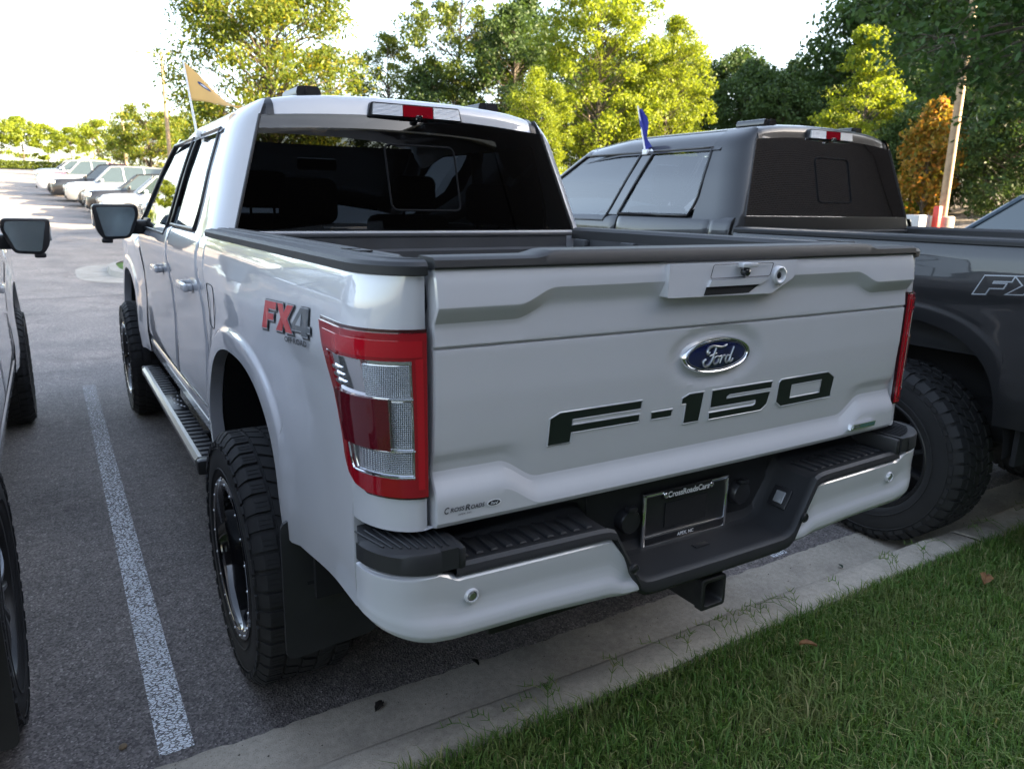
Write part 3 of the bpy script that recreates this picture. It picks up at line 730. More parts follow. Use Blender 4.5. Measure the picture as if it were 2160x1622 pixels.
def cab(root, paint, dy=0.0, dz=0.0, full=True):
    def B(b, name, m, parent, ang=35, smooth=True):
        b.v = [(x, y+dy, z+dz) for x, y, z in b.v]; return b.build(name, m, parent, ang, smooth)
    FR = 4.60                                   # front of the fender
    # added dark box that blocks light through the gaps between the panels
    s_ = MB(); s_.box((0, 1.83, .98), (1.70, 2.44, .66), .02); B(s_, 'cab_light_block', BLKM, root)
    # --- side panels
    def side(name, y0, y1, zl, zt, m=paint, prof=_cab, ny=22, nz=40, hole=None, parent=root, ext=None):
        out = []
        for sd in (-1, 1):
            b = MB(); ys = [y0, y0+.004] + lin(y0+.012, y1-.012, ny) + [y1-.004, y1]
            def fn(i, j):
                y = ys[i]; a = zl(y) if callable(zl) else zl; c = zt(y) if callable(zt) else zt
                z = a+(c-a)*j/(nz-1); e = {0: .022, 1: .004}.get(min(i, len(ys)-1-i), 0)
                ej = {0: .012, 1: .001}.get(min(j, nz-1-j), 0)
                return (-(smooth_tab(prof, z)+(ext(y, z) if ext else 0)-max(e, ej)), y, z)
            b.grid(len(ys), nz, fn)
            if sd == 1: b.flip()
            b.f = [tuple(reversed(q)) for q in b.f]
            out.append(B(b, name, m, parent, 40))
        return out
    qp = side('cab_corner_panel', .606, .772, .63, 1.455, ny=8)
    rd = side('rear_door', .778, 1.645, .70, 1.458)
    fd = side('front_door', 1.652, 2.96, .70, lambda y: 1.458-.055*sm((y-2.25)/.18))
    side('rocker_panel', .62, 3.15, .585, .694, nz=10)
    # front fender with its arch
    fy = 3.724
    for sd in (-1, 1):
        b = MB(); cols = [(y, .60) for y in lin(2.967, fy-AA-.01, 6)][::-1]
        cols = [(y, .60) for y in lin(2.967, fy-AA-.01, 6)]
        for k in range(33):
            a = PI-PI*k/32; c, q = math.cos(a), math.sin(a)
            cols.append((fy+AA*math.copysign(abs(c)**(2/AN), c), AZ0-.02+AB*abs(q)**(2/AN)))
        cols += [(y, .68) for y in lin(fy+AA+.01, FR, 8)]
        nz = 30
        def ff(i, j):
            y, zl = cols[i]; zt = 1.385-.06*sm((y-3.0)/1.6); z = zl+(zt-zl)*j/(nz-1)
            w = smooth_tab(_cab, z+.03)+flare(y-fy, z)*.9-.16*sm((y-4.25)/.5)**2 - .05*sm((j-(nz-5))/4)
            return (-w, y, z)
        b.grid(len(cols), nz, ff)
        b.grid(len(cols), 2, lambda i, j: (ff(i, 0)[0]+.05*j, ff(i, 0)[1], ff(i, 0)[2]))
        if sd == 1: b.flip()
        b.f = [tuple(reversed(q)) for q in b.f]
        B(b, 'front_fender', paint, root, 40)
        w = MB(); arc = [(math.cos(PI*k/16), math.sin(PI*k/16)) for k in range(17)]
        w.grid(17, 3, lambda i, j: (-(.89-j*.18), fy+arc[i][0]*.55, .50+arc[i][1]*.62))
        w.prism([(fy+c*.55, .50+q*.62) for c, q in arc], lambda a, q, d: (-d, a, q), .52, .525)
        if sd == 1: w.flip()
        B(w, 'wheel_housing', BLKM, root, 30)
    # hood, grille block
    h = MB(); ys = lin(3.0, FR, 14); xs_ = lin(-.86, .86, 25)
    h.grid(14, 25, lambda i, j: (xs_[j]*(1-.08*sm(i/13)), ys[i], 1.395-.06*sm(i/13)+.045*(1-(xs_[j]/.86)**2)+.012*sm((abs(xs_[j])-.45)/.12)-.10*sm((i-11)/2.0)))
    B(h, 'hood', paint, root, 40)
    g = MB(); g.box((0, FR+.02, 1.08), (1.5, .10, .42), .04); g.box((0, FR+.10, .76), (1.78, .18, .26), .06)
    for k in range(4): g.box((0, FR+.075, .95+k*.09), (1.2, .03, .03), .008)
    B(g, 'grille', BLKS, root)
    for sd in (-1, 1):
        g = MB(); g.box((sd*.76, FR+.01, 1.12), (.22, .14, .22), .04); B(g, 'headlight', CLEARL, root)
    # --- back of the cab
    b = MB(); xs2 = lin(-.80, .80, 30)
    b.grid(30, 8, lambda i, j: (xs2[i], _yr(1.0+.468*j/7)-.020*(1-(xs2[i]/.80)**2), 1.0+.466*j/7))
    b.grid(30, 3, lambda i, j: (xs2[i], _yr(1.466)-.020*(1-(xs2[i]/.80)**2)+.012*j, 1.466+.004*j))
    b.f = [tuple(reversed(q)) for q in b.f] if False else b.f
    B(b, 'cab_back_panel', paint, root)
    # --- corner pillars
    zz = lin(1.36, 1.972, 34)
    for sd in (-1, 1):
        c = MB()
        def cp(i, j):
            z = zz[i]; x0, y0, x2 = _xw(z)+.004, _yr(z), smooth_tab(_xs, z, .02)
            y2 = y0+.17; yw = .935
            if j <= 12:
                t = j/12; a, q, r = (1-t)**2, 2*t*(1-t), t*t
                p1 = (x2-.002, y0+.020)
                return (-(a*x0+q*p1[0]+r*x2), a*y0+q*p1[1]+r*y2, z)
            t = (j-12)/4; return (-x2, y2+(yw-y2)*t, z)
        c.grid(len(zz), 17, cp)
        if sd == 1: c.flip()
        B(c, 'corner_pillar', paint, root, 50)
        # black weatherstrip down the edge of the rear glass
        c = MB(); c.tube([(-(_xw(z)+.003), _yr(z)+.001, z) for z in lin(1.462, 1.91, 14)], .006, 6)
        if sd == 1: c.flip()
        B(c, 'glass_seal', BLKS, root)
    # --- roof with the header over the rear glass
    rx = lin(-.768, .768, 81)
    ry = [2.30, 2.2, 2.0, 1.8, 1.5, 1.2, 1.0, .88, .82, .785, .76, .742, .728, .718, .711, .706, .702, .700]
    hd = [0]*8+[.0005, .002, .005, .010, .018, .03, .05, .07, .09, 1]
    r = MB()
    def rp(i, j):
        x = rx[j]; y = ry[i]; z = smooth_tab(_rz, abs(x), .012)-.05*sm((y-1.75)/.65)
        # towards the sides the header runs into the corner pillar
        k = sm((.70-abs(x))/.06)
        zb = zbh(x); d = hd[i]
        z2 = max(zb, z-d) if d < 1 else zb
        sx_ = min(1, max(0, (abs(x)-_xw(z))/max(.01, _xs(z)-_xw(z))))
        return (x, y - .02*(1-(x/.77)**2)*sm((1.0-y)/.3) + .165*sx_**2.2*sm((1.0-y)/.25), z+(z2-z)*k)
    r.grid(len(ry), len(rx), rp)
    ro = B(r, 'roof', paint, root, 45)
    # ditch mouldings
    for sd in (-1, 1):
        m_ = MB(); ii = list(range(len(ry)))
        def dm(i, j):
            jj = min(range(len(rx)), key=lambda q: abs(rx[q]-(-.612))); x0 = -.612+(j-1)*.015
            p = rp(i, jj); y = ry[i]
            return (x0, p[1]-(.004 if i > 12 else 0), smooth_tab(_rz, abs(x0), .012)-.05*sm((y-1.75)/.65)-(0 if hd[i] < 1 else 0)+.003 if i <= 10 else min(smooth_tab(_rz, abs(x0), .012), max(zbh(x0), smooth_tab(_rz, abs(x0), .012)-hd[i]))+.002)
        m_.grid(len(ry), 3, dm)
        if sd == 1: m_.flip()
        B(m_, 'roof_ditch_moulding', BLKS, ro, 60)
        # roof rack end cap
        c = MB(); q = rpoly([(-.055, 0), (.055, 0), (.040, .040), (-.048, .036)], .012, 3)
        c.prism(q, lambda a, z, d: (sd*.424+a, .90+d, 2.006+z), -.10, .12)
        c.prism([(a*.6+.015, z*.72+.006) for a, z in q], lambda a, z, d: (sd*.424+a, .90+d, 2.006+z), -.112, -.09)
        B(c, 'roof_anchor_cover', BLKS if full else paint, ro, 30)
    # high brake light
    CARGO = MATS.get('cargo_lens')
    if CARGO is None:
        CARGO = mat('cargo_lens', (.62, .63, .65), .18, .45, 1, .02); N = CARGO.node_tree.nodes; K = CARGO.node_tree.links
        tc = N.new('ShaderNodeTexCoord'); w_ = N.new('ShaderNodeTexWave'); w_.bands_direction = 'Z'; w_.inputs['Scale'].default_value = 60; K.new(tc.outputs['Object'], w_.inputs['Vector'])
        bp = N.new('ShaderNodeBump'); bp.inputs['Strength'].default_value = .6; bp.inputs['Distance'].default_value = .003; K.new(w_.outputs['Fac'], bp.inputs['Height']); K.new(bp.outputs['Normal'], N['Principled BSDF'].inputs['Normal'])
    c = MB(); P = rpoly([(-.220, 1.930), (.220, 1.930), (.205, 1.990), (-.205, 1.990)], .012)
    c.prism(P, lambda a, z, d: (a, .665+.012*(a/.22)**2+d+.09*(z-1.93)*.6, z), -.004, .05); ch = B(c, 'high_brake_light', BLKS, ro, 30)
    for (a, b_, m_) in ((-.207, -.072, CARGO), (.072, .207, CARGO), (-.068, .068, REDL)):
        c = MB(); sh = .006
        P = [(a-(0 if a > -.2 else -.004), 1.938), (b_, 1.938), (b_-(.010 if b_ > .2 else 0), 1.983), (a+(.010 if a < -.2 else 0), 1.983)]
        c.prism(P, lambda x, z, d: (x, .665+.012*(x/.22)**2+d+.09*(z-1.93)*.6, z), -.014, .0)
        B(c, 'brake_lens' if m_ is REDL else 'cargo_lamp_lens', m_, ch, 30)
    c = MB(); c.box((.0, .652, 1.936), (.030, .028, .020), .005); c.lathe([(0, -.020), (.008, -.019), (.009, 0)], 14, (0, .652, 1.938), 'Y'); B(c, 'cargo_camera', GLOSSB, ch, 40)
    # --- glass
    g = MB(); nx, nz = 31, 14
    def rg(i, j, o=0.0):
        u = -1+2*i/(nx-1); zt = zbh(u*.65)+.004; z = 1.466+(zt-1.466)*j/(nz-1); x = u*(_xw(z)-.001)
        return (x, _yr(z)-.020*(1-u*u)-o+.002, z)
    g.grid(nx, nz, rg); g.f = [tuple(reversed(q)) for q in g.f]
    rw = B(g, 'rear_window', TINT, root, 60)
    def gy(x, z): return _yr(z)-.020*(1-(x/_xw(z))**2)
    c = MB(); c.tube([(x, gy(x, z)-.001, z) for x, z in rpoly([(-.160, 1.822), (.165, 1.822), (.175, 1.553), (-.152, 1.553)], .03, 5)], .0045, 6, closed=True)
    B(c, 'sliding_pane_frame', mat('slider_frame', (.008, .008, .009), .85, spec=.1), rw)
    for sd in (-1, 1):
        def sidegl(name, ya, yb, z0, z1, par, m=SIDEG, off=.006):
            b = MB(); n = 12
            def p(i, j):
                z = z0+(z1-z0)*j/(n-1); a, c_ = ya(z), yb(z); y = a+(c_-a)*i/(n-1)
                z_ = z
                return (-(smooth_tab(_xs, z_, .02)-off), y, z_)
            b.grid(n, n, p); b.f = [tuple(reversed(q)) for q in b.f]
            if sd == 1: b.flip()
            return B(b, name, m, par, 60)
        wr = sidegl('rear_door_window', lambda z: .985-.045*sm((z-1.46)/.1), lambda z: _yB(z)-.058, 1.462, 1.866, root)
        wf = sidegl('front_door_window', lambda z: _yB(z)+.058, lambda z: _yA(z), 1.412, 1.866, root)
        sidegl('middle_pillar', lambda z: _yB(z)-.060, lambda z: _yB(z)+.060, 1.455, 1.868, root, GLOSSB, .001)
        # seals
        b = MB(); X = lambda z: -(smooth_tab(_xs, z, .02)+.001)
        for (ya, yb, z0) in ((lambda z: .98-.045*sm((z-1.46)/.1), lambda z: _yB(z)-.058, 1.462), (lambda z: _yB(z)+.058, lambda z: _yA(z), 1.412)):
            path = [(X(z), ya(z), z) for z in lin(z0, 1.866, 8)] + [(X(1.868), y, 1.868) for y in lin(ya(1.866), yb(1.866), 5)] + [(X(z), yb(z), z) for z in lin(1.866, z0, 8)] + [(X(z0), y, z0) for y in lin(yb(z0), ya(z0), 6)]
            b.tube(path, .009, 6, closed=True)
        if sd == 1: b.flip()
        B(b, 'window_seal', BLKS, root, 60)
        # windscreen pillar
        b = MB(); zz2 = lin(1.38, 1.90, 16)
        b.grid(16, 6, lambda i, j: (-(smooth_tab(_xs, zz2[i], .02)-[0, 0, .006, .02, .04, .07][j]), _yA(zz2[i])+[-.004, .03, .06, .085, .10, .10][j], zz2[i]))
        b.f = [tuple(reversed(q)) for q in b.f]
        if sd == 1: b.flip()
        B(b, 'windscreen_pillar', paint, root, 50)
    b = MB()
    def wsf(i, j):
        z = 1.40+.52*i/11; u = -1+2*j/18; x = u*(_xs(z)-.06); return (x, _yA(z)+.10+.10*(1-u*u), z)
    b.grid(12, 19, wsf); B(b, 'windscreen', glass_mat('windscreen_glass', (.75, .82, .82), 1.45), root, 60)
    # --- interior
    IN = mat('dark_cloth', (.018, .018, .02), .8)
    s_ = MB()
    def seat(x, y, w, zb, zt, t=.14):
        s_.box((x, y, (zb+zt)/2), (w, t, zt-zb), .05, seg=3, rot=Matrix.Rotation(rad(-10), 3, 'X'))
        s_.box((x, y+.30, zb+.02), (w, .52, .16), .05, seg=3)
    for x in (-.42, .02, .44): seat(x, .82, .40, .95, 1.47)
    for x in (-.43, .43): seat(x, 1.72, .50, .95, 1.52)
    B(s_, 'seats', IN, root, 60)
    for (x, y, z, w) in ((-.45, .79, 1.585, .25), (.43, .79, 1.585, .25), (-.43, 1.67, 1.64, .26), (.43, 1.67, 1.64, .26)):
        q = MB(); q.box((x, y, z), (w, .09, .19), .045, seg=3)
        for e in (-.06, .06): q.tube([(x+e, y+.01, z-.16), (x+e, y+.01, z-.05)], .007, 6)
        B(q, 'headrest', IN, root, 60)
    q = MB(); q.box((0, 2.72, 1.26), (1.6, .42, .26), .08, seg=3); q.box((.0, 2.50, 1.36), (.28, .03, .20), .01); B(q, 'dashboard', IN, root, 60)
    q = MB(); q.tube([(-.40+.18*math.cos(a), 2.33+.07*math.sin(a), 1.30+.17*math.sin(a)) for a in [2*PI*k/24 for k in range(24)]], .016, 8, closed=True); q.tube([(-.57, 2.33, 1.30), (-.23, 2.33, 1.30)], .014, 6); B(q, 'steering_wheel', BLKS, root)
    q = MB(); q.box((.02, 2.17, 1.80), (.24, .03, .07), .02); B(q, 'interior_mirror', BLKS, root)
    # --- handles, mirrors
    for doors, y in ((rd, 1.06), (fd, 2.00)):
        for di, sd in ((0, -1), (1, 1)):
            hx = smooth_tab(_cab, 1.222)
            q = MB(); q.box((sd*(hx+.030), y, 1.222), (.022, .235, .034), .010, seg=3); q.box((sd*(hx+.014), y+.095, 1.222), (.03, .03, .030), .008); q.box((sd*(hx+.014), y-.095, 1.222), (.03, .03, .030), .008)
            ho = B(q, 'door_handle', paint, doors[di], 50)
            q = MB(); q.prism(rpoly([(y-.10, 1.195), (y+.10, 1.195), (y+.10, 1.25), (y-.10, 1.25)], .02), lambda a, z, d: (sd*d, a, z), hx+.001, hx+.003); B(q, 'handle_recess', paint, ho, 40)
    for sd, dr in ((-1, fd[0]), (1, fd[1])):
        P = rpoly([(1.178, 1.548), (.938, 1.550), (.930, 1.490), (.985, 1.352), (1.128, 1.343), (1.165, 1.40)], .028, 4)
        q = MB(); c0 = (1.05, 1.45)
        sec = []
        for yy, k in ((2.60, .93), (2.603, .985), (2.615, 1.0), (2.66, 1.0), (2.74, .93), (2.79, .78), (2.815, .5)):
            sec.append([(sd*(c0[0]+(a-c0[0])*k), yy, c0[1]+(z-c0[1])*k) for a, z in P])
        if sd > 0: sec = [list(reversed(x)) for x in sec]
        q.loft(sec)
        q.box((sd*.925, 2.70, 1.415), (.14, .10, .085), .02); q.box((sd*.872, 2.73, 1.41), (.03, .22, .12), .01); q.box((sd*1.11, 2.63, 1.34), (.06, .05, .03), .01)
        mo = B(q, 'door_mirror', BLKS, dr, 40)
        q = MB(); G = rpoly([(1.155, 1.532), (.958, 1.532), (.950, 1.49), (.998, 1.368), (1.120, 1.362)], .018, 4)
        q.prism(G, lambda a, z, d: (sd*a, d, z), 2.5985, 2.601); B(q, 'mirror_glass', MIRR, mo, 30)
        q = MB(); q.box((sd*1.168, 2.655, 1.47), (.018, .05, .10), .006); B(q, 'turn_signal', CLEARL, mo)

def running_board(root, dy=0):
    for sd in (-1, 1):
        b = MB(); P = [(.868, .512), (.955, .515), (.972, .500), (.972, .468), (.955, .455), (.872, .462)]
        b.prism(P, lambda x, z, d: (sd*x, d, z), .80, 2.90)
        o = b.build('running_board', BLKS, root, 30)
        b = MB(); b.prism([(.945, .5155), (.960, .5160), (.9745, .502), (.9745, .484), (.972, .484), (.957, .514)], lambda x, z, d: (sd*x, d, z), .84, 2.88); b.build('step_edge', ALU, o, 30)
        for ye in (.80, 2.90):
            b = MB(); b.box((sd*.92, ye, .484), (.108, .05, .066), .012); b.build('end_cap', BLKS, o, 40)
        for k in range(30):
            y = .875+k*.066
            if 12 <= k <= 17: continue
            r = MB(); r.box((sd*.908, y, .5165), (.072, .034, .007), .003, seg=1); r.build('step_rib', TREAD, o, 30)
        r = MB(); r.box((sd*.908, 1.85, .5155), (.074, .36, .005), .002); pl = r.build('step_plate', BLKS, o)
        random.seed(4)
        for k in range(9):
            r = MB(); r.box((sd*(.885+.012*(k % 4)), 1.72+.032*k, .5187), (.008, .014+.012*(k % 2), .001)); r.build('step_marking', mat('lettering_white', (.75, .75, .76), .5), pl, smooth=False)
        for y in (1.2, 2.5):
            r = MB(); r.box((sd*.80, y, .50), (.18, .05, .04), .01); r.build('bracket', BLKM, o)

def fx4(root, side, outline=False):
    """three large letters and a small line on the flank"""
    def m(a, h, o):                              # a: 0..1 along, h 0..1 up -> on the skin
        y = -.352-.423*a-.022*h*(1-.75*a); z = (1.247+.036*a)+(.078-.012*a)*h
        p = bed_pt(YC-y, z, o); return (-p[0] if side == 1 else p[0], p[1], p[2])
    F = [(0, 0), (.035, 1.0), (.32, 1.0), (.31, .72), (.145, .72), (.14, .58), (.27, .58), (.26, .33), (.13, .33), (.115, 0)]
    X = [(.33, 1.0), (.47, 1.0), (.50, .72), (.56, 1.0), (.70, 1.0), (.585, .5), (.69, 0), (.54, 0), (.50, .28), (.455, 0), (.31, 0), (.43, .5)]
    Q = [(.84, 1.0), (.985, 1.0), (.985, .36), (1.03, .36), (1.03, .17), (.985, .17), (.985, 0), (.87, 0), (.87, .17), (.68, .17), (.68, .36)]
    H = [(.87, .80), (.87, .36), (.765, .36)]
    kx, kz = .43, .09
    def lay(P, d, o, mt, name, dx=0, dh=0):
        W = [(a*kx, h*kz) for a, h in P]
        if d: W = offset_poly(W, d)
        b = MB(); b.add([m(a/kx+dx, h/kz+dh, o) for a, h in W], [tuple(range(len(W)))])
        if side == 1: b.f = [tuple(reversed(q)) for q in b.f]
        return b.build(name, mt, root, smooth=False)
    DK = mat('decal_charcoal', (.018, .022, .028), .35, 0, .5); GR = mat('decal_silver', (.30, .32, .35), .35, .2, .5); RD = mat('decal_red', (.42, .022, .028), .4, 0, .5)
    GF = mat('decal_grey', (.075, .085, .095), .4, 0, .5)
    for P, fill in ((F, RD), (X, RD), (Q, GF)):
        lay(P, .0045, .0016, DK, 'decal_shadow', .010, -.06); lay(P, .0045, .0026, DK, 'decal_backing'); lay(P, .0050 if outline else .0028, .0036, GR, 'decal_outline'); lay(P, -.001, .0046, GREY if outline else fill, 'decal_letter')
    lay(H, 0, .0056, GR, 'decal_outline')
    def txt(a, h):
        return bed_pt(YC-(-.560-.200*a-.006*h), 1.2405+.018*a+.0155*h, .0062)
    v, f = text_mesh('OFF ROAD', 1, .03); xs_ = [p[0] for p in v]; ys_ = [p[1] for p in v]; w = max(xs_)-min(xs_); hh = max(ys_)-min(ys_)
    b = MB(); b.add([txt((p[0]-min(xs_))/w, (p[1]-min(ys_))/hh) for p in v], f)
    if side == 1: pass
    b.build('decal_lettering', DK, root, smooth=False)

def truck(name, label, loc, paint, style, dy=0.0, dz=0.0, full=True, R=.423, group=None, Xo=1.003, decal=None, rz=0.0, drop=0.0):
    root = empty(name, (loc[0], loc[1], loc[2]-drop), rz); tag(root, label, 'pickup truck', group); FLK[:] = [1.0, 1.0] if full else [.25, .6]
    bf = .585+dy
    bed_side(root, paint, bf); bed_inner(root, bf); tailgate(root, paint, full); bumper(root, paint, full)
    for sd in (-1, 1): tail_lamp(root, sd)
    cab(root, paint, dy, dz, full)
    if full: running_board(root)
    for sd in (-1, 1):
        for y in (0, 3.724+dy): wheel(root, sd*(Xo-.1525), y, sd if sd == 1 else -1, style, R, zc=drop)
        if R > .43: continue
        f = MB(); f.prism(rpoly([(.70, .36), (.965, .34), (.965, .76), (.72, .76)], .03), lambda a, z, d: (sd*a, d-.10*(z-.76)*.3, z), -.565, -.553); f.build('mud_flap', mat('mud_flap_rubber', (.02, .02, .022), .6, var=(6, .2)), root, 30)
    u = MB(); u.box((0, 1.6, .60), (1.1, 5.2, .12), .02); u.tube([(-.8, 0, R), (.8, 0, R)], .05, 10); u.lathe([(0, -.16), (.13, -.10), (.15, 0), (.13, .10), (0, .16)], 16, (.05, 0, R)); u.tube([(-.8, 3.724+dy, R), (.8, 3.724+dy, R)], .04, 8)
    u.tube([(.55, -.9, .55), (.55, 1.2, .52)], .045, 10); u.box((-.25, -.55, .62), (.72, .72, .20), .08)
    u.build('chassis', BLKM, root)
    if decal: fx4(root, -1, decal == 'outline')
    if decal == 'both': fx4(root, 1)
    # fuel door on the left flank
    q = MB(); q.tube([bed_pt(YC-y, z, .0008) for y, z in rpoly([(.38, 1.285), (.53, 1.285), (.53, 1.13), (.38, 1.13)], .03, 4)], .0013, 5, closed=True); q.build('fuel_door_gap', BLKM, root)
    return root
# ------------------------------------------------------------------ ground, lot, kerb
TY = [-400, 12, 15, 18, 30.5, 40.5, 49.5, 112, 130, 400]; TZ = [0, 0, .02, .10, .62, 1.2, 1.75, 5.0, 5.8, 8.6]
def tz(x, y): return float(np.interp(y, TY, TZ)) + .09*min(math.log1p(math.exp(min(x-8, 60))), 30)

def nodes(m): return m.node_tree.nodes, m.node_tree.links, m.node_tree.nodes['Principled BSDF']
def noise(N, L, tc, sc, det=4, rough=.6, out='Object'):
    t = N.new('ShaderNodeTexNoise'); t.inputs['Scale'].default_value = sc; t.inputs['Detail'].default_value = det; t.inputs['Roughness'].default_value = rough
    L.new(tc.outputs[out], t.inputs['Vector']); return t
def ramp(N, L, src, stops):
    r = N.new('ShaderNodeValToRGB'); e = r.color_ramp.elements
    while len(e) < len(stops): e.new(.5)
    for q, (p, c) in zip(e, stops): q.position = p; q.color = (*c, 1) if len(c) == 3 else c
    L.new(src, r.inputs['Fac']); return r
def mixc(N, L, fac, a, b, mode='MIX'):
    m = N.new('ShaderNodeMix'); m.data_type = 'RGBA'; m.blend_type = mode
    for s, k in ((fac, 0), (a, 6), (b, 7)):
        if isinstance(s, (int, float)): m.inputs[k].default_value = s
        elif isinstance(s, tuple): m.inputs[k].default_value = (*s, 1)
        else: L.new(s, m.inputs[k])
    return m.outputs[2]

def asphalt_mat():
    m = mat('asphalt', (.055, .054, .055), .85); N, L, b = nodes(m); tc = N.new('ShaderNodeTexCoord')
    v = N.new('ShaderNodeTexVoronoi'); v.inputs['Scale'].default_value = 150; L.new(tc.outputs['Object'], v.inputs['Vector'])
    stone = ramp(N, L, v.outputs['Color'], [(.0, (.056, .051, .053)), (.42, (.133, .122, .124)), (.8, (.22, .203, .20)), (1, (.39, .365, .36))])
    n1 = noise(N, L, tc, 1.3, 6); n2 = noise(N, L, tc, 18, 4); n3 = noise(N, L, tc, .16, 4)
    a = mixc(N, L, 1.0, stone.outputs['Color'], ramp(N, L, n1.outputs['Fac'], [(.3, (.82, .82, .82)), (.7, (1.2, 1.18, 1.15))]).outputs['Color'], 'MULTIPLY')
    a = mixc(N, L, 1.0, a, ramp(N, L, n2.outputs['Fac'], [(.3, (.8, .8, .8)), (.7, (1.2, 1.2, 1.2))]).outputs['Color'], 'MULTIPLY')
    a = mixc(N, L, 1.0, a, ramp(N, L, n3.outputs['Fac'], [(.35, (.9, .9, .9)), (.65, (1.35, 1.3, 1.25))]).outputs['Color'], 'MULTIPLY')
    n4 = noise(N, L, tc, .75, 5, .7); a = mixc(N, L, 1.0, a, ramp(N, L, n4.outputs['Fac'], [(.30, (.62, .61, .62)), (.44, (1, 1, 1))]).outputs['Color'], 'MULTIPLY')
    # colour lifted beyond the aisle, standing in for sunlight on the far lot
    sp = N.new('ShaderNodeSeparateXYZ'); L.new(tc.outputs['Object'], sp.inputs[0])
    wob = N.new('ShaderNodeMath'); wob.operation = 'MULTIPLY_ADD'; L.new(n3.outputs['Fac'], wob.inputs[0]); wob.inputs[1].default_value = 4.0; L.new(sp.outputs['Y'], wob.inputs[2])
    sun_lift = N.new('ShaderNodeMapRange'); sun_lift.inputs['From Min'].default_value = 6.0; sun_lift.inputs['From Max'].default_value = 18.0; L.new(wob.outputs[0], sun_lift.inputs['Value'])
    a = mixc(N, L, sun_lift.outputs[0], a, mixc(N, L, 1.0, a, (1.45, 1.4, 1.3), 'MULTIPLY'))
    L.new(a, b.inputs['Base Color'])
    bp = N.new('ShaderNodeBump'); bp.inputs['Strength'].default_value = .7; bp.inputs['Distance'].default_value = .004
    L.new(v.outputs['Distance'], bp.inputs['Height']); L.new(bp.outputs['Normal'], b.inputs['Normal'])
    return m
def concrete_mat(name, c0):
    m = mat(name, c0, .85); N, L, b = nodes(m); tc = N.new('ShaderNodeTexCoord')
    n1 = noise(N, L, tc, 2.2, 6, .7); n2 = noise(N, L, tc, 45, 4); n3 = noise(N, L, tc, 260, 2)
    a = ramp(N, L, n1.outputs['Fac'], [(.28, tuple(x*.62 for x in c0)), (.5, c0), (.75, tuple(x*1.22 for x in c0))]).outputs['Color']
    a = mixc(N, L, 1.0, a, ramp(N, L, n2.outputs['Fac'], [(.3, (.85, .85, .85)), (.7, (1.12, 1.12, 1.12))]).outputs['Color'], 'MULTIPLY')
    a = mixc(N, L, 1.0, a, ramp(N, L, n3.outputs['Fac'], [(.30, (.55, .53, .5)), (.40, (1, 1, 1)), (.7, (1.1, 1.1, 1.1))]).outputs['Color'], 'MULTIPLY')
    L.new(a, b.inputs['Base Color'])
    bp = N.new('ShaderNodeBump'); bp.inputs['Strength'].default_value = .4; bp.inputs['Distance'].default_value = .003
    L.new(n3.outputs['Fac'], bp.inputs['Height']); L.new(bp.outputs['Normal'], b.inputs['Normal'])
    return m
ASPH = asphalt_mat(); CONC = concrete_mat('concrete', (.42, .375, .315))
SOIL = mat('soil_and_thatch', (.045, .05, .022), .95, var=(9, .45), bump=(60, .6, .02))

xs = sorted(set([-400, -250, -160] + list(range(-100, 101, 4)) + [160, 250, 400])); 
ys = [-300, -150, -60, -30, -15, -6, -3, -1.5, -.868, -.866] + [0, 6, 12, 14, 15, 16, 17, 18, 20, 24, 30.5, 36, 42, 50, 55, 60, 70, 80, 90, 100, 110, 120, 130, 160, 220, 300, 400, 600, 900]
b = MB(); b.grid(len(xs), len(ys), lambda i, j: (xs[i], ys[j], (.100 + .09*min(math.log1p(math.exp(min(xs[i]-8, 60))), 30)) if ys[j] < -.867 else tz(xs[i], ys[j])-.05))
ground = tag(b.build('ground', SOIL), kind='structure')
ax = [-90, -60, -40, -25, -15, -8, -4, -2, 0, 2, 4, 6] + list(range(7, 60, 2)); ay = [-.378, 1, 3, 6, 9, 12, 13.5, 15, 16.5, 18, 21, 25, 30.5, 36, 43, 50, 52.5, 55, 60, 75, 90, 104]
b = MB(); b.grid(len(ax), len(ay), lambda i, j: (ax[i], ay[j], tz(ax[i], ay[j])))
lot = tag(b.build('parking_lot', ASPH), kind='structure')

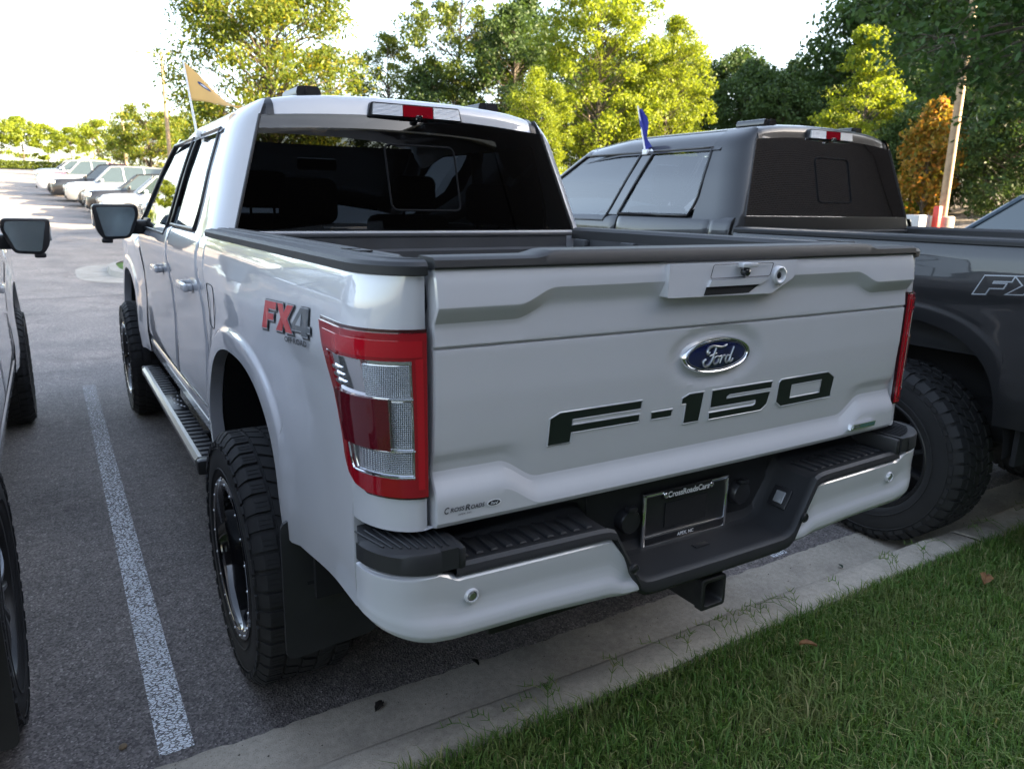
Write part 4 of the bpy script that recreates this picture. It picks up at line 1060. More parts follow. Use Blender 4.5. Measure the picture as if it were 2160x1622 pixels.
def stripe_mat():
    m = mat('worn_white_paint', (.80, .82, .86), .75); N, L, b = nodes(m); tc = N.new('ShaderNodeTexCoord')
    nz = noise(N, L, tc, 40, 3); 
    ad = N.new('ShaderNodeVectorMath'); ad.operation = 'MULTIPLY_ADD'; L.new(nz.outputs['Color'], ad.inputs[0]); ad.inputs[1].default_value = (.02, .02, 0); L.new(tc.outputs['Object'], ad.inputs[2])
    v = N.new('ShaderNodeTexVoronoi'); v.feature = 'DISTANCE_TO_EDGE'; v.inputs['Scale'].default_value = 78; st_ = N.new('ShaderNodeMapping'); st_.inputs['Scale'].default_value = (.72, 1.25, 1); L.new(ad.outputs[0], st_.inputs['Vector']); L.new(st_.outputs[0], v.inputs['Vector'])
    n = noise(N, L, tc, 22, 5); n2 = noise(N, L, tc, 120, 3)
    sep = N.new('ShaderNodeSeparateXYZ'); L.new(tc.outputs['Object'], sep.inputs[0])
    wear = N.new('ShaderNodeMapRange'); wear.inputs['From Min'].default_value = .2; wear.inputs['From Max'].default_value = 4.9; wear.inputs['To Min'].default_value = 0; wear.inputs['To Max'].default_value = .24; L.new(sep.outputs['Y'], wear.inputs['Value'])
    th = N.new('ShaderNodeMath'); th.operation = 'MULTIPLY_ADD'; L.new(n.outputs['Fac'], th.inputs[0]); th.inputs[1].default_value = .15; L.new(wear.outputs[0], th.inputs[2])
    sc = N.new('ShaderNodeMath'); sc.operation = 'MULTIPLY'; L.new(v.outputs['Distance'], sc.inputs[0]); sc.inputs[1].default_value = 1.0
    gt = N.new('ShaderNodeMath'); gt.operation = 'SUBTRACT'; L.new(sc.outputs[0], gt.inputs[0]); L.new(th.outputs[0], gt.inputs[1])
    cl = N.new('ShaderNodeMapRange'); cl.inputs['From Min'].default_value = -.02; cl.inputs['From Max'].default_value = .05; L.new(gt.outputs[0], cl.inputs['Value'])
    sp = N.new('ShaderNodeMath'); sp.operation = 'GREATER_THAN'; sp.inputs[1].default_value = .36; L.new(n2.outputs['Fac'], sp.inputs[0])
    mu = N.new('ShaderNodeMath'); mu.operation = 'MULTIPLY'; L.new(cl.outputs[0], mu.inputs[0]); L.new(sp.outputs[0], mu.inputs[1])
    base = N.new('ShaderNodeMath'); base.operation = 'MAXIMUM'; base.inputs[1].default_value = .10; L.new(mu.outputs[0], base.inputs[0])
    L.new(base.outputs[0], b.inputs['Alpha'])
    return m
STRIPE = stripe_mat()
def stripe(x0, x1, y0, y1, m=STRIPE):
    b = MB(); n = max(2, int(abs(y1-y0)/.5)+2); random.seed(int(x0*100))
    yy = lin(y0, y1, n)
    b.grid(2, n, lambda i, j: ((x0, x1)[i], yy[j], tz(x0, yy[j])+.004))
    b.f = [tuple(reversed(q)) if False else q for q in b.f]
    return b.build('painted_stripe', m, lot)
stripe(-1.292, -1.196, -.325, 4.85)
stripe(1.33, 1.43, -.345, 4.85); stripe(-3.92, -3.82, -.325, 4.85); stripe(4.0, 4.1, -.33, 4.85); stripe(6.6, 6.7, -.33, 4.85)
b = MB(); b.grid(2, 2, lambda i, j: ((-2.2, -1.15)[i], (13.05, 13.15)[j], .004)); b.build('painted_stripe', STRIPE, lot)
# sealed crack across the aisle
b = MB(); random.seed(3); pth = [(-9+.45*k, 5.28+.04*math.sin(k*.7)+random.uniform(-.03, .03), .004) for k in range(40)]
b.grid(len(pth), 2, lambda i, j: (pth[i][0], pth[i][1]+j*(.010+.006*math.sin(i*1.7)), .0045)); b.build('sealed_crack', mat('crack_sealant', (.02, .02, .021), .6), lot)
b = MB(); pth = [(-14+.6*k, 11.6+.05*math.sin(k*.6)+random.uniform(-.05, .05)) for k in range(40)]
b.grid(len(pth), 2, lambda i, j: (pth[i][0], pth[i][1]+j*.03, .0045)); b.build('sealed_crack', MATS['crack_sealant'], lot)

# kerb: gutter pan and rolled kerb, in cast sections
kerb = tag(empty('kerb', (0, -.6, 0)), kind='structure')
KP = [(-.372, -.05), (-.372, .004), (-.385, .006), (-.45, .001), (-.55, -.004), (-.625, -.002), (-.660, .004), (-.680, .014), (-.692, .045), (-.700, .090), (-.710, .108), (-.73, .116), (-.845, .124), (-.862, .118), (-.865, .0)]
random.seed(8)
edges = [-25, -20.5, -16, -11.5, -7, -2.45, 2.10, 6.65, 11.2, 15.7, 20.2, 24.7, 29]
for i in range(len(edges)-1):
    a, c = edges[i]+.005, edges[i+1]-.005; b = MB(); n = 150 if abs(edges[i]) < 4 else 40; jit = [random.uniform(-.007, .006) for _ in range(n+4)]; X = [a, a+.006] + lin(a+.02, c-.02, n) + [c-.006, c]; dz = random.uniform(-.004, .006); ph = random.uniform(0, 6)
    def kp(k, j):
        y, z = KP[j]; x = X[k]; e = .006 if k in (0, len(X)-1) and j > 0 else 0
        wob = .004*math.sin(x*2.1+ph)+.003*math.sin(x*5.3+ph)
        return (x, y+wob+.6 + (jit[k] if j <= 2 else 0), z+dz*(z > .05)-e+.09*min(math.log1p(math.exp(min(x-8, 60))), 30))
    b.grid(len(X), len(KP), kp)
    b.f = [tuple(reversed(q)) for q in b.f]
    b.build('kerb_section', CONC, kerb, 40)

# planted end island across the aisle
isl = tag(empty('traffic_island', (2.2, 16.6, 0)), kind='structure')
def pill(x0, x1, y0, y1, r, n=8):
    return rpoly([(x0, y0), (x1, y0), (x1, y1), (x0, y1)], r, n)
def ring_surface(b, P, Q, zp, zq):
    n = len(P); b.add([(x-2.2, y-16.6, tz(x, y)+zp) for x, y in P]+[(x-2.2, y-16.6, tz(x, y)+zq) for x, y in Q], [(i, (i+1) % n, (i+1) % n+n, i+n) for i in range(n)])
GT = concrete_mat('pale_concrete', (.33, .30, .26))
P0 = pill(-1.0, 6.2, 13.4, 17.6, 1.6); P1 = pill(-.40, 6.2, 14.0, 17.1, 1.2); P2 = pill(-.37, 6.2, 14.04, 17.06, 1.18); P3 = pill(-.22, 6.1, 14.18, 16.9, 1.05)
b = MB(); ring_surface(b, P0, P1, .006, .01); b.build('island_gutter', GT, isl, 40)
b = MB(); ring_surface(b, P1, P2, .01, .12); ring_surface(b, P2, P3, .12, .15); b.build('island_kerb', GT, isl, 40)
b = MB(); b.add([(x-2.2, y-16.6, tz(x, y)+.13) for x, y in P3], [tuple(range(len(P3)))]); b.build('island_turf', mat('bright_turf', (.06, .13, .015), .9, var=(14, .5), bump=(120, .8, .03)), isl)
# ------------------------------------------------------------------ the brick building behind the camera and to its right
def brick_mat():
    m = mat('dark_brick', (.10, .035, .025), .95, spec=.05); N, L, b = nodes(m); tc = N.new('ShaderNodeTexCoord')
    mp = N.new('ShaderNodeMapping'); mp.inputs['Rotation'].default_value = (rad(90), 0, 0); L.new(tc.outputs['Object'], mp.inputs['Vector'])
    t = N.new('ShaderNodeTexBrick'); t.inputs['Scale'].default_value = 1.0; t.inputs['Brick Width'].default_value = .22; t.inputs['Row Height'].default_value = .075; t.inputs['Mortar Size'].default_value = .009
    t.inputs['Color1'].default_value = (.012, .008, .007, 1); t.inputs['Color2'].default_value = (.008, .0055, .005, 1); t.inputs['Mortar'].default_value = (.034, .030, .028, 1)
    L.new(mp.outputs[0], t.inputs['Vector']); L.new(t.outputs['Color'], b.inputs['Base Color']); return m
BR = brick_mat(); GLW = mat('window_glass', (.02, .025, .03), .05, 0, 1, .01); ALF = mat('window_frame', (.10, .10, .105), .5, .3)
def building(name, label, x0, x1, y0, y1, h, wins):
    r = empty(name, ((x0+x1)/2, (y0+y1)/2, 0)); tag(r, label, 'building'); ox, oy = r.location.x, r.location.y
    b = MB(); b.box((0, 0, h/2), (x1-x0, y1-y0, h)); b.build('wall', BR, r, smooth=False)
    b = MB(); b.box((0, 0, h+.12), (x1-x0+.3, y1-y0+.3, .26), .03); b.build('parapet', CONC, r)
    for x, z, w, q in wins:
        f = MB(); f.box((x-ox, y1-oy+.02, z), (w, .10, q), .02); fo = f.build('window', ALF, r)
        f = MB(); f.box((x-ox-w*.24, y1-oy+.06, z), (w*.44, .04, q-.16)); f.build('pane', GLW, fo)
        f = MB(); f.box((x-ox+w*.24, y1-oy+.06, z), (w*.44, .04, q-.16)); f.build('pane', GLW, fo)
    return r
building('brick_building', 'long dark brick dealership building behind the grass strip', -9, 9.9, -26, -12, 9.1, [(-4, 2.2, 2.6, 2.4), (2.5, 2.2, 2.6, 2.4), (3.2, 6.2, 3.2, 1.0)])
building('brick_building', 'three storey brick middle block of the dealership building', 10, 38, -26, -12, 14.0, [(13.5, 2.2, 2.6, 2.4), (20, 2.2, 2.6, 2.4), (27, 2.2, 2.6, 2.4)])
building('brick_building', 'tall unseen brick block added before the dealership building to shade the lot', 30, 36.4, -11.9, -6.5, 18.0, [(33.2, 2.2, 2.6, 2.4)])  # unseen block added to throw shade over the trucks and the aisle

# ------------------------------------------------------------------ lawn
def leaf_mat(name, c0, c1, tr=.35, c2=None):
    if name in MATS: return MATS[name]
    m = bpy.data.materials.new(name); m.use_nodes = True; MATS[name] = m
    N = m.node_tree.nodes; L = m.node_tree.links; b = N['Principled BSDF']; b.inputs['Roughness'].default_value = .55; b.inputs['Specular IOR Level'].default_value = .3
    g = N.new('ShaderNodeNewGeometry')
    r = ramp(N, L, g.outputs['Random Per Island'], [(0, c0), (.8, c1), (1, c2 or c1)])
    L.new(r.outputs['Color'], b.inputs['Base Color'])
    t = N.new('ShaderNodeBsdfTranslucent'); sc = mixc(N, L, 1.0, r.outputs['Color'], (1.25, 1.2, .7), 'MULTIPLY'); L.new(sc, t.inputs['Color'])
    mx = N.new('ShaderNodeMixShader'); mx.inputs[0].default_value = tr
    L.new(b.outputs[0], mx.inputs[1]); L.new(t.outputs[0], mx.inputs[2]); L.new(mx.outputs[0], N['Material Output'].inputs['Surface'])
    return m
def fast_mesh(name, V, F, mats, mi=None):
    """V (n,3), F (m,k) with one k"""
    me = bpy.data.meshes.new(name); n, (m, k) = len(V), F.shape
    me.vertices.add(n); me.vertices.foreach_set('co', np.ascontiguousarray(V, dtype=np.float32).ravel())
    me.loops.add(m*k); me.loops.foreach_set('vertex_index', np.ascontiguousarray(F, dtype=np.int32).ravel())
    me.polygons.add(m); me.polygons.foreach_set('loop_start', np.arange(0, m*k, k, dtype=np.int32))
    try: me.polygons.foreach_set('loop_total', np.full(m, k, dtype=np.int32))
    except Exception: pass
    for q in (mats if isinstance(mats, (list, tuple)) else [mats]): me.materials.append(q)
    me.update(calc_edges=True); me.validate(); return me
rng = np.random.default_rng(5)
def lawn_z(x, y): return .104 + .09*np.minimum(np.log1p(np.exp(np.minimum(x-8, 60))), 30) + .012*np.sin(x*2.3+1)*np.sin(y*3.1) + .02*np.clip((-.86-y)/.3, 0, 1)
def blades(n, xr, yr, lo, hi, wd):
    x = rng.uniform(*xr, n); y = rng.uniform(*yr, n)
    den = .5+.5*np.sin(x*3.7+np.sin(y*5.1)*1.3)*np.sin(y*4.3+1.1)
    h = rng.uniform(lo, hi, n)*(.65+.45*den); z = lawn_z(x, y)
    a = rng.uniform(0, 2*np.pi, n); lean = rng.uniform(.25, 1.25, n)
    # near the kerb they lean out over it
    ed = np.clip((y+.92)/.06, 0, 1)*rng.uniform(0, 1, n); a = np.where(ed > .35, np.pi/2+rng.normal(0, .7, n), a)
    d = np.stack([np.cos(a), np.sin(a)], 1); s = np.stack([-d[:, 1], d[:, 0]], 1)
    w = wd*rng.uniform(.6, 1.25, n)
    P = np.stack([x, y, z], 1); V = np.empty((n, 5, 3))
    mx = h*.5*lean*.55; tx = h*lean; zm = h*.60; zt = h*np.clip(1.05-.38*lean, .28, 1)
    for k, (ox, oz, ww) in enumerate(((0*h, 0*h-.01, w), (0*h, 0*h-.01, -w), (mx, zm, -w*.8), (mx, zm, w*.8), (tx, zt, 0*w))):
        V[:, k, :2] = P[:, :2]+d*ox[:, None]+s*(ww*.5)[:, None]; V[:, k, 2] = P[:, 2]+oz
    b = np.arange(n)[:, None]*5
    F = np.concatenate([b+np.array([[0, 1, 2]]), b+np.array([[0, 2, 3]]), b+np.array([[3, 2, 4]])])
    return V.reshape(-1, 3), F
V0, F0 = blades(16000, (-.9, 3.9), (-1.95, -.87), .03, .085, .0045)
V1, F1 = blades(115000, (-.9, 3.9), (-1.95, -.858), .020, .052, .0032)
V2, F2 = blades(26000, (-3.5, -.9), (-2.6, -.84), .03, .07, .005)
V3, F3 = blades(30000, (3.9, 9.5), (-3.0, -.84), .03, .07, .008)
V4, F4 = blades(22000, (-.9, 3.9), (-3.2, -1.95), .03, .07, .006)
V = np.concatenate([V1, V2, V3, V4, V0]); off = np.cumsum([0, len(V1), len(V2), len(V3), len(V4)])
F = np.concatenate([F1+off[0], F2+off[1], F3+off[2], F4+off[3], F0+off[4]])
GRASS = leaf_mat('grass_blades', (.055, .13, .020), (.13, .22, .045), .3, (.34, .30, .15))
N, L = GRASS.node_tree.nodes, GRASS.node_tree.links; bs = N['Principled BSDF']; src = bs.inputs['Base Color'].links[0].from_socket
tc = N.new('ShaderNodeTexCoord'); nn = noise(N, L, tc, 4.5, 4); dry = ramp(N, L, nn.outputs['Fac'], [(.50, (0, 0, 0)), (.68, (.75, .75, .75))])
L.new(mixc(N, L, dry.outputs['Color'], src, mixc(N, L, .55, src, (.26, .23, .10))), bs.inputs['Base Color'])
gr = obj('grass', fast_mesh('grass', V, F, GRASS))
tag(gr, 'short green lawn with a few dry blades along the kerb', 'grass', kind='stuff')
# runners that reach over the kerb
b = MB(); random.seed(2)
for k in range(46):
    x = random.uniform(-.55, 3.4); y = -.845; L_ = random.uniform(.05, .13); a = PI/2+random.uniform(-.9, .9)
    base = Vector((x, y, .118)); d = Vector((math.cos(a), math.sin(a), 0))
    pth = [base+d*L_*t+Vector((0, 0, .030*math.sin(PI*min(t*.9, 1))+.012)) for t in (0, .25, .5, .75, 1)]
    b.tube(pth, .0011, 4)
    for q in range(1, 5):
        for sgn in (-1, 1):
            t = (d*random.uniform(.4, .9)+Vector((-d.y, d.x, 0))*sgn*.7+Vector((0, 0, random.uniform(.2, .9)))).normalized(); l = random.uniform(.018, .034); s_ = t.cross(Vector((0, 0, 1))).normalized()*.0017
            p = pth[q]; b.add([tuple(p-s_), tuple(p+s_), tuple(p+t*l*.6+s_*.8), tuple(p+t*l*.6-s_*.8), tuple(p+t*l)], [(0, 1, 2, 3), (3, 2, 4)])
rn = b.build('grass_runners', MATS['grass_blades']); tag(rn, 'grass runners creeping out over the concrete kerb', 'grass', kind='stuff')
# small things on the ground
DRY = mat('dry_leaf', (.20, .095, .035), .7, var=(40, .4))
def dry_leaf(x, y, z, s, rz, label, tilt=.2, m=DRY):
    v = []; f = []; n = 7
    for i in range(n):
        t = i/(n-1); w = s*.27*math.sin(PI*(.06+.88*t))*(1+.25*(i % 2))
        for q in (-1, 0, 1): v.append((s*(t-.5), q*w, (abs(q)*.16*s+.12*s*math.sin(PI*t))))
    for i in range(n-1):
        for q in (0, 1): a = i*3+q; f.append((a, a+3, a+4, a+1))
    b = MB(); b.add(v, f); o = b.build('fallen_leaf', m); o.location = (x, y, z); o.rotation_euler = (tilt, -tilt*.6, rz)
    o.modifiers.new('thickness', 'SOLIDIFY').thickness = .0008
    tag(o, label, 'leaf', 'fallen leaves'); return o
dry_leaf(.62, -1.06, .165, .060, 2.6, 'curled brown leaf lying in the grass behind the bumper')
dry_leaf(1.62, -1.115, .17, .075, .4, 'brown leaf in the grass at the right edge of the photo')
dry_leaf(1.52, -.56, .006, .028, 1.2, 'small dark green scrap lying in the gutter', m=mat('green_scrap', (.03, .05, .03), .7))
dry_leaf(-.66, -.44, .010, .045, .7, 'dark shrivelled leaf on the gutter near the rear tyre', m=mat('dark_scrap', (.02, .016, .012), .8))
dry_leaf(-.28, -.385, .010, .035, 1.9, 'small dark leaf on the seam of asphalt and gutter', m=MATS['dark_scrap'])
bm = bmesh.new(); bmesh.ops.create_icosphere(bm, subdivisions=2, radius=.5); random.seed(1)
for w in bm.verts: w.co = Vector((w.co.x*.026*random.uniform(.9, 1.1), w.co.y*.020, w.co.z*.017*random.uniform(.85, 1.1)))
me = bpy.data.meshes.new('pebble'); bm.to_mesh(me); bm.free(); me.materials.append(mat('pebble_stone', (.22, .16, .10), .8, var=(60, .4)))
o = obj('pebble', me); o.location = (-1.379, -.229, .008); o.rotation_euler = (.2, .1, .6); tag(o, 'tan pebble on the asphalt beside the white stripe', 'pebble')

# grit lying in the gutter and along the seam
b = MB(); random.seed(12)
for k in range(260):
    x = random.uniform(-1.3, 3.6); y = random.choice((random.gauss(-.66, .02), random.gauss(-.40, .05), random.uniform(-.66, -.38))); r = random.uniform(.0015, .0045); z = float(np.interp(-y, [.372, .385, .45, .55, .625, .66, .684], [.004, .006, .001, -.004, -.002, .004, .016]))
    b.add([(x+r, y, z), (x, y+r*.8, z), (x-r, y, z), (x, y-r*.9, z), (x+r*.2, y, z+r*.9)], [(0, 1, 4), (1, 2, 4), (2, 3, 4), (3, 0, 4)])
tag(b.build('gutter_grit', mat('grit', (.10, .085, .07), .9, var=(80, .6)), smooth=False), 'fine grit and crumbs lying in the concrete gutter', 'grit', kind='stuff')

# ------------------------------------------------------------------ trees
BARK = mat('grey_bark', (.085, .068, .052), .9, var=(12, .4), bump=(30, .6, .02))
def tree_mesh(seed, H, R, z0, shape, nc, lpc, leaf, rc, flat=.6, tr=.10, lean=0, asp=.5, droop=.0, bare=.0):
    """returns trunk and crown meshes. shape(h) -> radius factor for h 0..1 of the crown"""
    g = np.random.default_rng(seed); rd = random.Random(seed)
    b = MB(); n = 9
    pth = [Vector((.06*H*math.sin(seed+t*2.1)*t*.5+lean*t*t, .05*H*math.sin(seed*1.7+t*1.9)*t*.5, H*.93*t)) for t in lin(0, 1, n)]
    b.tube(pth, [tr*(1.25 if i == 0 else 1)*(1-.9*(i/(n-1))**.9)+.008 for i in range(n)], 8)
    def axis(z):
        t = min(max(z/(H*.93), 0), 1)*(n-1); i = min(int(t), n-2); return pth[i].lerp(pth[i+1], t-i)
    cs = []
    for k in range(nc):
        h = g.uniform(0, 1)**.9; a = k*2.39996+g.uniform(-.5, .5); rr = R*shape(h)*math.sqrt(g.uniform(.08, 1.0))
        z = H*z0+(H-H*z0)*h*.97; ax = axis(z)
        c = Vector((ax.x+rr*math.cos(a), ax.y+rr*math.sin(a), z-droop*rr)); cs.append((c, rr))
        if rr > .25*R*.6 or k % 3 == 0:
            s = axis(max(z-.55*rr-.2, H*z0*.6)); m1 = s.lerp(c, .5)+Vector((rd.uniform(-.1, .1), rd.uniform(-.1, .1), rd.uniform(0, .15)))*rr
            b.tube([s, m1, c], [tr*.30*(1-.55*h), tr*.18*(1-.5*h), .006], 5)
            if bare: b.tube([c, c+Vector((rd.uniform(-.5, .5), rd.uniform(-.5, .5), rd.uniform(.1, .6)))*rc*1.3], [.010, .004], 4)
    C = np.array([c[:] for c, _ in cs]); N_ = nc*lpc
    idx = np.repeat(np.arange(nc), lpc); u = g.normal(size=(N_, 3)); u /= np.linalg.norm(u, axis=1)[:, None]
    sz = (.65+.7*g.random(nc))[idx]
    P = C[idx] + u*(g.random(N_)**.45*rc*sz)[:, None]*np.array([1, 1, flat])
    d = g.normal(size=(N_, 3)); d[:, 2] -= .35; d /= np.linalg.norm(d, axis=1)[:, None]
    e = np.cross(d, g.normal(size=(N_, 3))+np.array([0, 0, .8])); e /= np.linalg.norm(e, axis=1)[:, None]+1e-9
    l = leaf*(.6+.8*g.random(N_))[:, None]
    V = np.stack([P-d*l*.5, P+e*l*asp*.5, P+d*l*.5, P-e*l*asp*.5], 1).reshape(-1, 3)
    F = np.arange(N_)[:, None]*4+np.array([[0, 1, 2, 3]])
    return b, V, F
def make_tree(name, label, cat, loc, lm, group=None, scale=1.0, rz=0.0, **kw):
    r = empty(name, loc, rz); r.scale = (scale,)*3; tag(r, label, cat, group)
    b, V, F = tree_mesh(**kw); b.build('trunk', BARK, r, 60)
    obj('crown', fast_mesh('crown', V, F, lm), r); return r
def again(src, loc, label, rz, scale, zs=1.0):
    c = copy_tree(src); c.location = loc; c.rotation_euler = (0, 0, rz); c.scale = (scale, scale, scale*zs); c['label'] = label; return c
ell = lambda h: math.sqrt(max(0, 1-(2*h-1)**2))*.85+.15*(1-h)
vase = lambda h: .35+.65*math.sin(PI*min(1, .15+.75*h))*(1 if h < .8 else 1-(h-.8)*2.2)
cone = lambda h: (1-h)**.85*1.0+.05
tall = lambda h: .55+.45*math.sin(PI*h) if h < .8 else .7*(1-h)/.2+.1
GOLD = leaf_mat('sunny_leaves', (.05, .085, .012), (.15, .185, .016), .5, (.25, .20, .025))
LIME = leaf_mat('lime_leaves', (.10, .15, .012), (.21, .25, .020), .5)
DEEP = leaf_mat('deep_green_leaves', (.026, .052, .014), (.055, .095, .022), .3)
MID = leaf_mat('mid_green_leaves', (.055, .085, .012), (.12, .155, .02), .4)
ORNG = leaf_mat('orange_leaves', (.14, .14, .02), (.34, .19, .03), .45, (.48, .17, .03))
OAKL = leaf_mat('oak_leaves', (.02, .05, .014), (.055, .11, .025), .35)

mp_ = make_tree('maple_tree', 'broad sunlit maple rising right behind the white pickup cab', 'tree', (4.6, 20.8, .3), GOLD, rz=.4, seed=11, H=7.9, R=2.75, z0=.24, shape=vase, nc=210, lpc=190, leaf=.13, rc=.62, flat=.65, tr=.14, asp=.42)
# row of young trees at the far end of the lot
f0 = make_tree('roadside_tree', 'leftmost young tree of the far row, at the edge of the photo', 'tree', (-5.4, 110, 5.3), LIME, 'young trees at the far end of the lot', seed=21, H=5.6, R=2.6, z0=.22, shape=ell, nc=60, lpc=90, leaf=.26, rc=.62, tr=.10)
f1 = make_tree('roadside_tree', 'olive green tree behind the two lamp posts and the cars', 'tree', (5.3, 57, 2.5), GOLD, 'young trees at the far end of the lot', seed=22, H=5.3, R=2.5, z0=.24, shape=vase, nc=80, lpc=110, leaf=.18, rc=.55, tr=.11)
for k, (x, y, src, s, t) in enumerate(((-2.9, 112, f0, 1.08, 'rounded young tree, second from the left in the far row'), (-.3, 113, f0, .95, 'pale young tree, third from the left in the far row'), (2.0, 104, f0, .88, 'small young tree, fourth from the left in the far row'), (4.4, 96, f0, 1.02, 'young tree behind the row of parked cars, near the thin lamp post'), (5.6, 80, f1, .98, 'golden young tree between the two nearer lamp posts'), (-8.2, 111, f0, 1.0, 'young tree just outside the left of the far row'), (8.4, 66, f1, 1.05, 'golden tree half hidden behind the white cab'), (10.5, 76, f1, 1.15, 'taller golden tree behind the white cab'), (-11, 108, f0, 1.1, 'far left tree beyond the lot'))):
    again(src, (x, y, tz(x, y)), t, k*1.3, s)
for k, (x, y, s, t) in enumerate(((-13, 62, 1.25, 'golden tree left of the lot, outside the photo'), (-18, 58, 1.4, 'second golden tree left of the lot, outside the photo'), (-16, 72, 1.3, 'third golden tree left of the lot, outside the photo'), (-23, 50, 1.5, 'fourth golden tree left of the lot, outside the photo'), (-21, 66, 1.3, 'fifth golden tree left of the lot, outside the photo'), (-29, 44, 1.5, 'sixth golden tree left of the lot, outside the photo'))):
    again(f1, (x, y, tz(x, y)), t, k*1.1, s)
# taller growth behind
w1 = make_tree('woodland_tree', 'wispy tall tree with thin bare branches left of the dark one', 'tree', (19.5, 38.5, 2.4), MID, 'trees along the edge of the wood', seed=31, H=12.2, R=3.6, z0=.12, shape=tall, nc=150, lpc=130, leaf=.20, rc=.62, flat=.7, tr=.16, bare=1)
w2 = make_tree('woodland_tree', 'dense dark green tree between the brake light and the lamp post', 'tree', (21.4, 35.5, 2.4), DEEP, 'trees along the edge of the wood', seed=32, H=9.6, R=3.4, z0=.08, shape=tall, nc=120, lpc=140, leaf=.22, rc=.75, flat=.75, tr=.16)
w3 = make_tree('woodland_tree', 'tall bright yellow green tree behind the wooden lamp post', 'tree', (21.6, 27.8, 2.0), LIME, 'trees along the edge of the wood', seed=33, H=11.2, R=3.2, z0=.06, shape=tall, nc=230, lpc=150, leaf=.17, rc=.60, flat=.75, tr=.15)
again(w1, (16.2, 40.5, 2.3), 'open crowned tree low behind the big maple', 1.7, .72)
again(w1, (13.5, 42, 2.2), 'thin yellowish tree just right of the big maple', 2.9, .66)
again(w2, (17.6, 37.5, 2.2), 'low dark tree behind the brake light of the white cab', .9, .72)
again(w2, (24.5, 39, 2.9), 'dark tree behind the tall bright one', 2.2, 1.12)
again(w3, (17.2, 26.2, 1.4), 'short bright tree right of the white cab roof', 2.0, .52)
again(w3, (25.6, 27.4, 2.3), 'bright tree behind the blue flag', 3.3, .74)
again(w3, (27.9, 30.2, 2.8), 'yellow green tree low behind the grey cab', 4.4, .60)
k0 = make_tree('woodland_tree', 'dark wooded tree with sunlit top, left end of the dark wood', 'tree', (40.5, 41.5, 4.2), DEEP, 'trees of the dark wood', seed=41, H=8.6, R=3.6, z0=.04, shape=tall, nc=130, lpc=130, leaf=.26, rc=.85, flat=.8, tr=.16)
for k, (x, y, s, t) in enumerate(((43.5, 39, 1.05, 'second tree of the dark wood, its top in the sun'), (46.0, 36, .95, 'middle tree of the dark wood behind the grey cab'), (38.0, 33, .82, 'low dark tree just left of the layered bright tree'), (36.5, 29.5, .70, 'low dark tree hidden behind the layered bright tree'), (46.5, 32, 1.05, 'rear tree of the dark wood above the layered tree'), (43.5, 27.5, 1.42, 'tall dark tree right behind the layered bright tree'), (45.0, 24.4, 1.5, 'tall dark tree above the orange shrub'), (46.4, 22.0, 1.45, 'tall dark tree behind the leaning pole'), (45.8, 19.0, 1.4, 'dark tree right of the leaning pole'), (50.5, 18.5, 1.7, 'rearmost dark tree in the right corner'), (54, 24, 1.8, 'tall dark tree far back in the right wood'), (58, 13, 1.9, 'large dark tree outside the right edge'), (60, 19, 1.9, 'second large dark tree outside the right edge'), (39.5, 22.5, .85, 'smaller dark tree in front of the right wood'), (40.5, 18.5, .85, 'smaller dark tree near the leaning pole'), (41, 15.5, 1.0, 'dark tree low at the right edge'), (27.6, 11.2, .55, 'low dark bushy tree behind the dark car roof'), (29.4, 13.4, .70, 'bushy dark tree between pole and right edge'), (46, 14, 1.3, 'dark tree just beyond the right edge'), (22.6, 9.2, .42, 'low dark bush behind the roof of the dark car'), (25.2, 11.4, .5, 'dark bush right of the tan pole'), (26.5, 9.4, .5, 'dark bush at the right edge above the dark car'), (23.8, 13.0, .42, 'dark bush between the tan pole and the layered tree'), (29, 16.5, .6, 'dark undergrowth behind the tan pole'), (41.5, 46, 1.0, 'tree at the back of the dark wood'), (36, 45, 1.0, 'tree joining the dark wood and the bright trees'), (31.5, 40, 1.0, 'shaded tree behind the bright row'))):
    again(k0, (x, y, tz(x, y)), t, k*.9, s)
make_tree('layered_tree', 'bright conical tree with layered branches above the grey cab', 'tree', (23.2, 14.7, 1.4), LIME, rz=.3, seed=51, H=6.3, R=2.5, z0=.06, shape=cone, nc=150, lpc=120, leaf=.13, rc=.46, flat=.38, tr=.09, droop=-.12, asp=.45)
make_tree('magnolia_shrub', 'small tree with orange and green leaves beside the leaning pole', 'tree', (21.8, 11.35, 1.25), ORNG, seed=61, H=3.55, R=.82, z0=.05, shape=tall, nc=100, lpc=60, leaf=.15, rc=.30, flat=.9, tr=.05, asp=.5)
# hedges
def hedge(label, x0, x1, y0, y1, h, n, leaf, lm):
    g = np.random.default_rng(int(abs(x0*7)+n)); r = empty('hedge', ((x0+x1)/2, (y0+y1)/2, tz((x0+x1)/2, (y0+y1)/2))); tag(r, label, 'hedge')
    P = np.stack([g.uniform(x0, x1, n), g.uniform(y0, y1, n), g.uniform(.05, h, n)*(1-.12*g.random(n))], 1); P -= np.array([(x0+x1)/2, (y0+y1)/2, 0])
    d = g.normal(size=(n, 3)); d /= np.linalg.norm(d, axis=1)[:, None]; e = np.cross(d, g.normal(size=(n, 3))); e /= np.linalg.norm(e, axis=1)[:, None]
    V = np.stack([P-d*leaf*.5, P+e*leaf*.3, P+d*leaf*.5, P-e*leaf*.3], 1).reshape(-1, 3); F = np.arange(n)[:, None]*4+np.array([[0, 1, 2, 3]])
    obj('foliage', fast_mesh('foliage', V, F, lm), r)
    b = MB(); 
    for k in range(12): q = random.uniform(-.45, .45)*(x1-x0); b.tube([(q, 0, -.1), (q+.05, .02, h*.7)], .02, 5)
    b.build('stems', BARK, r)
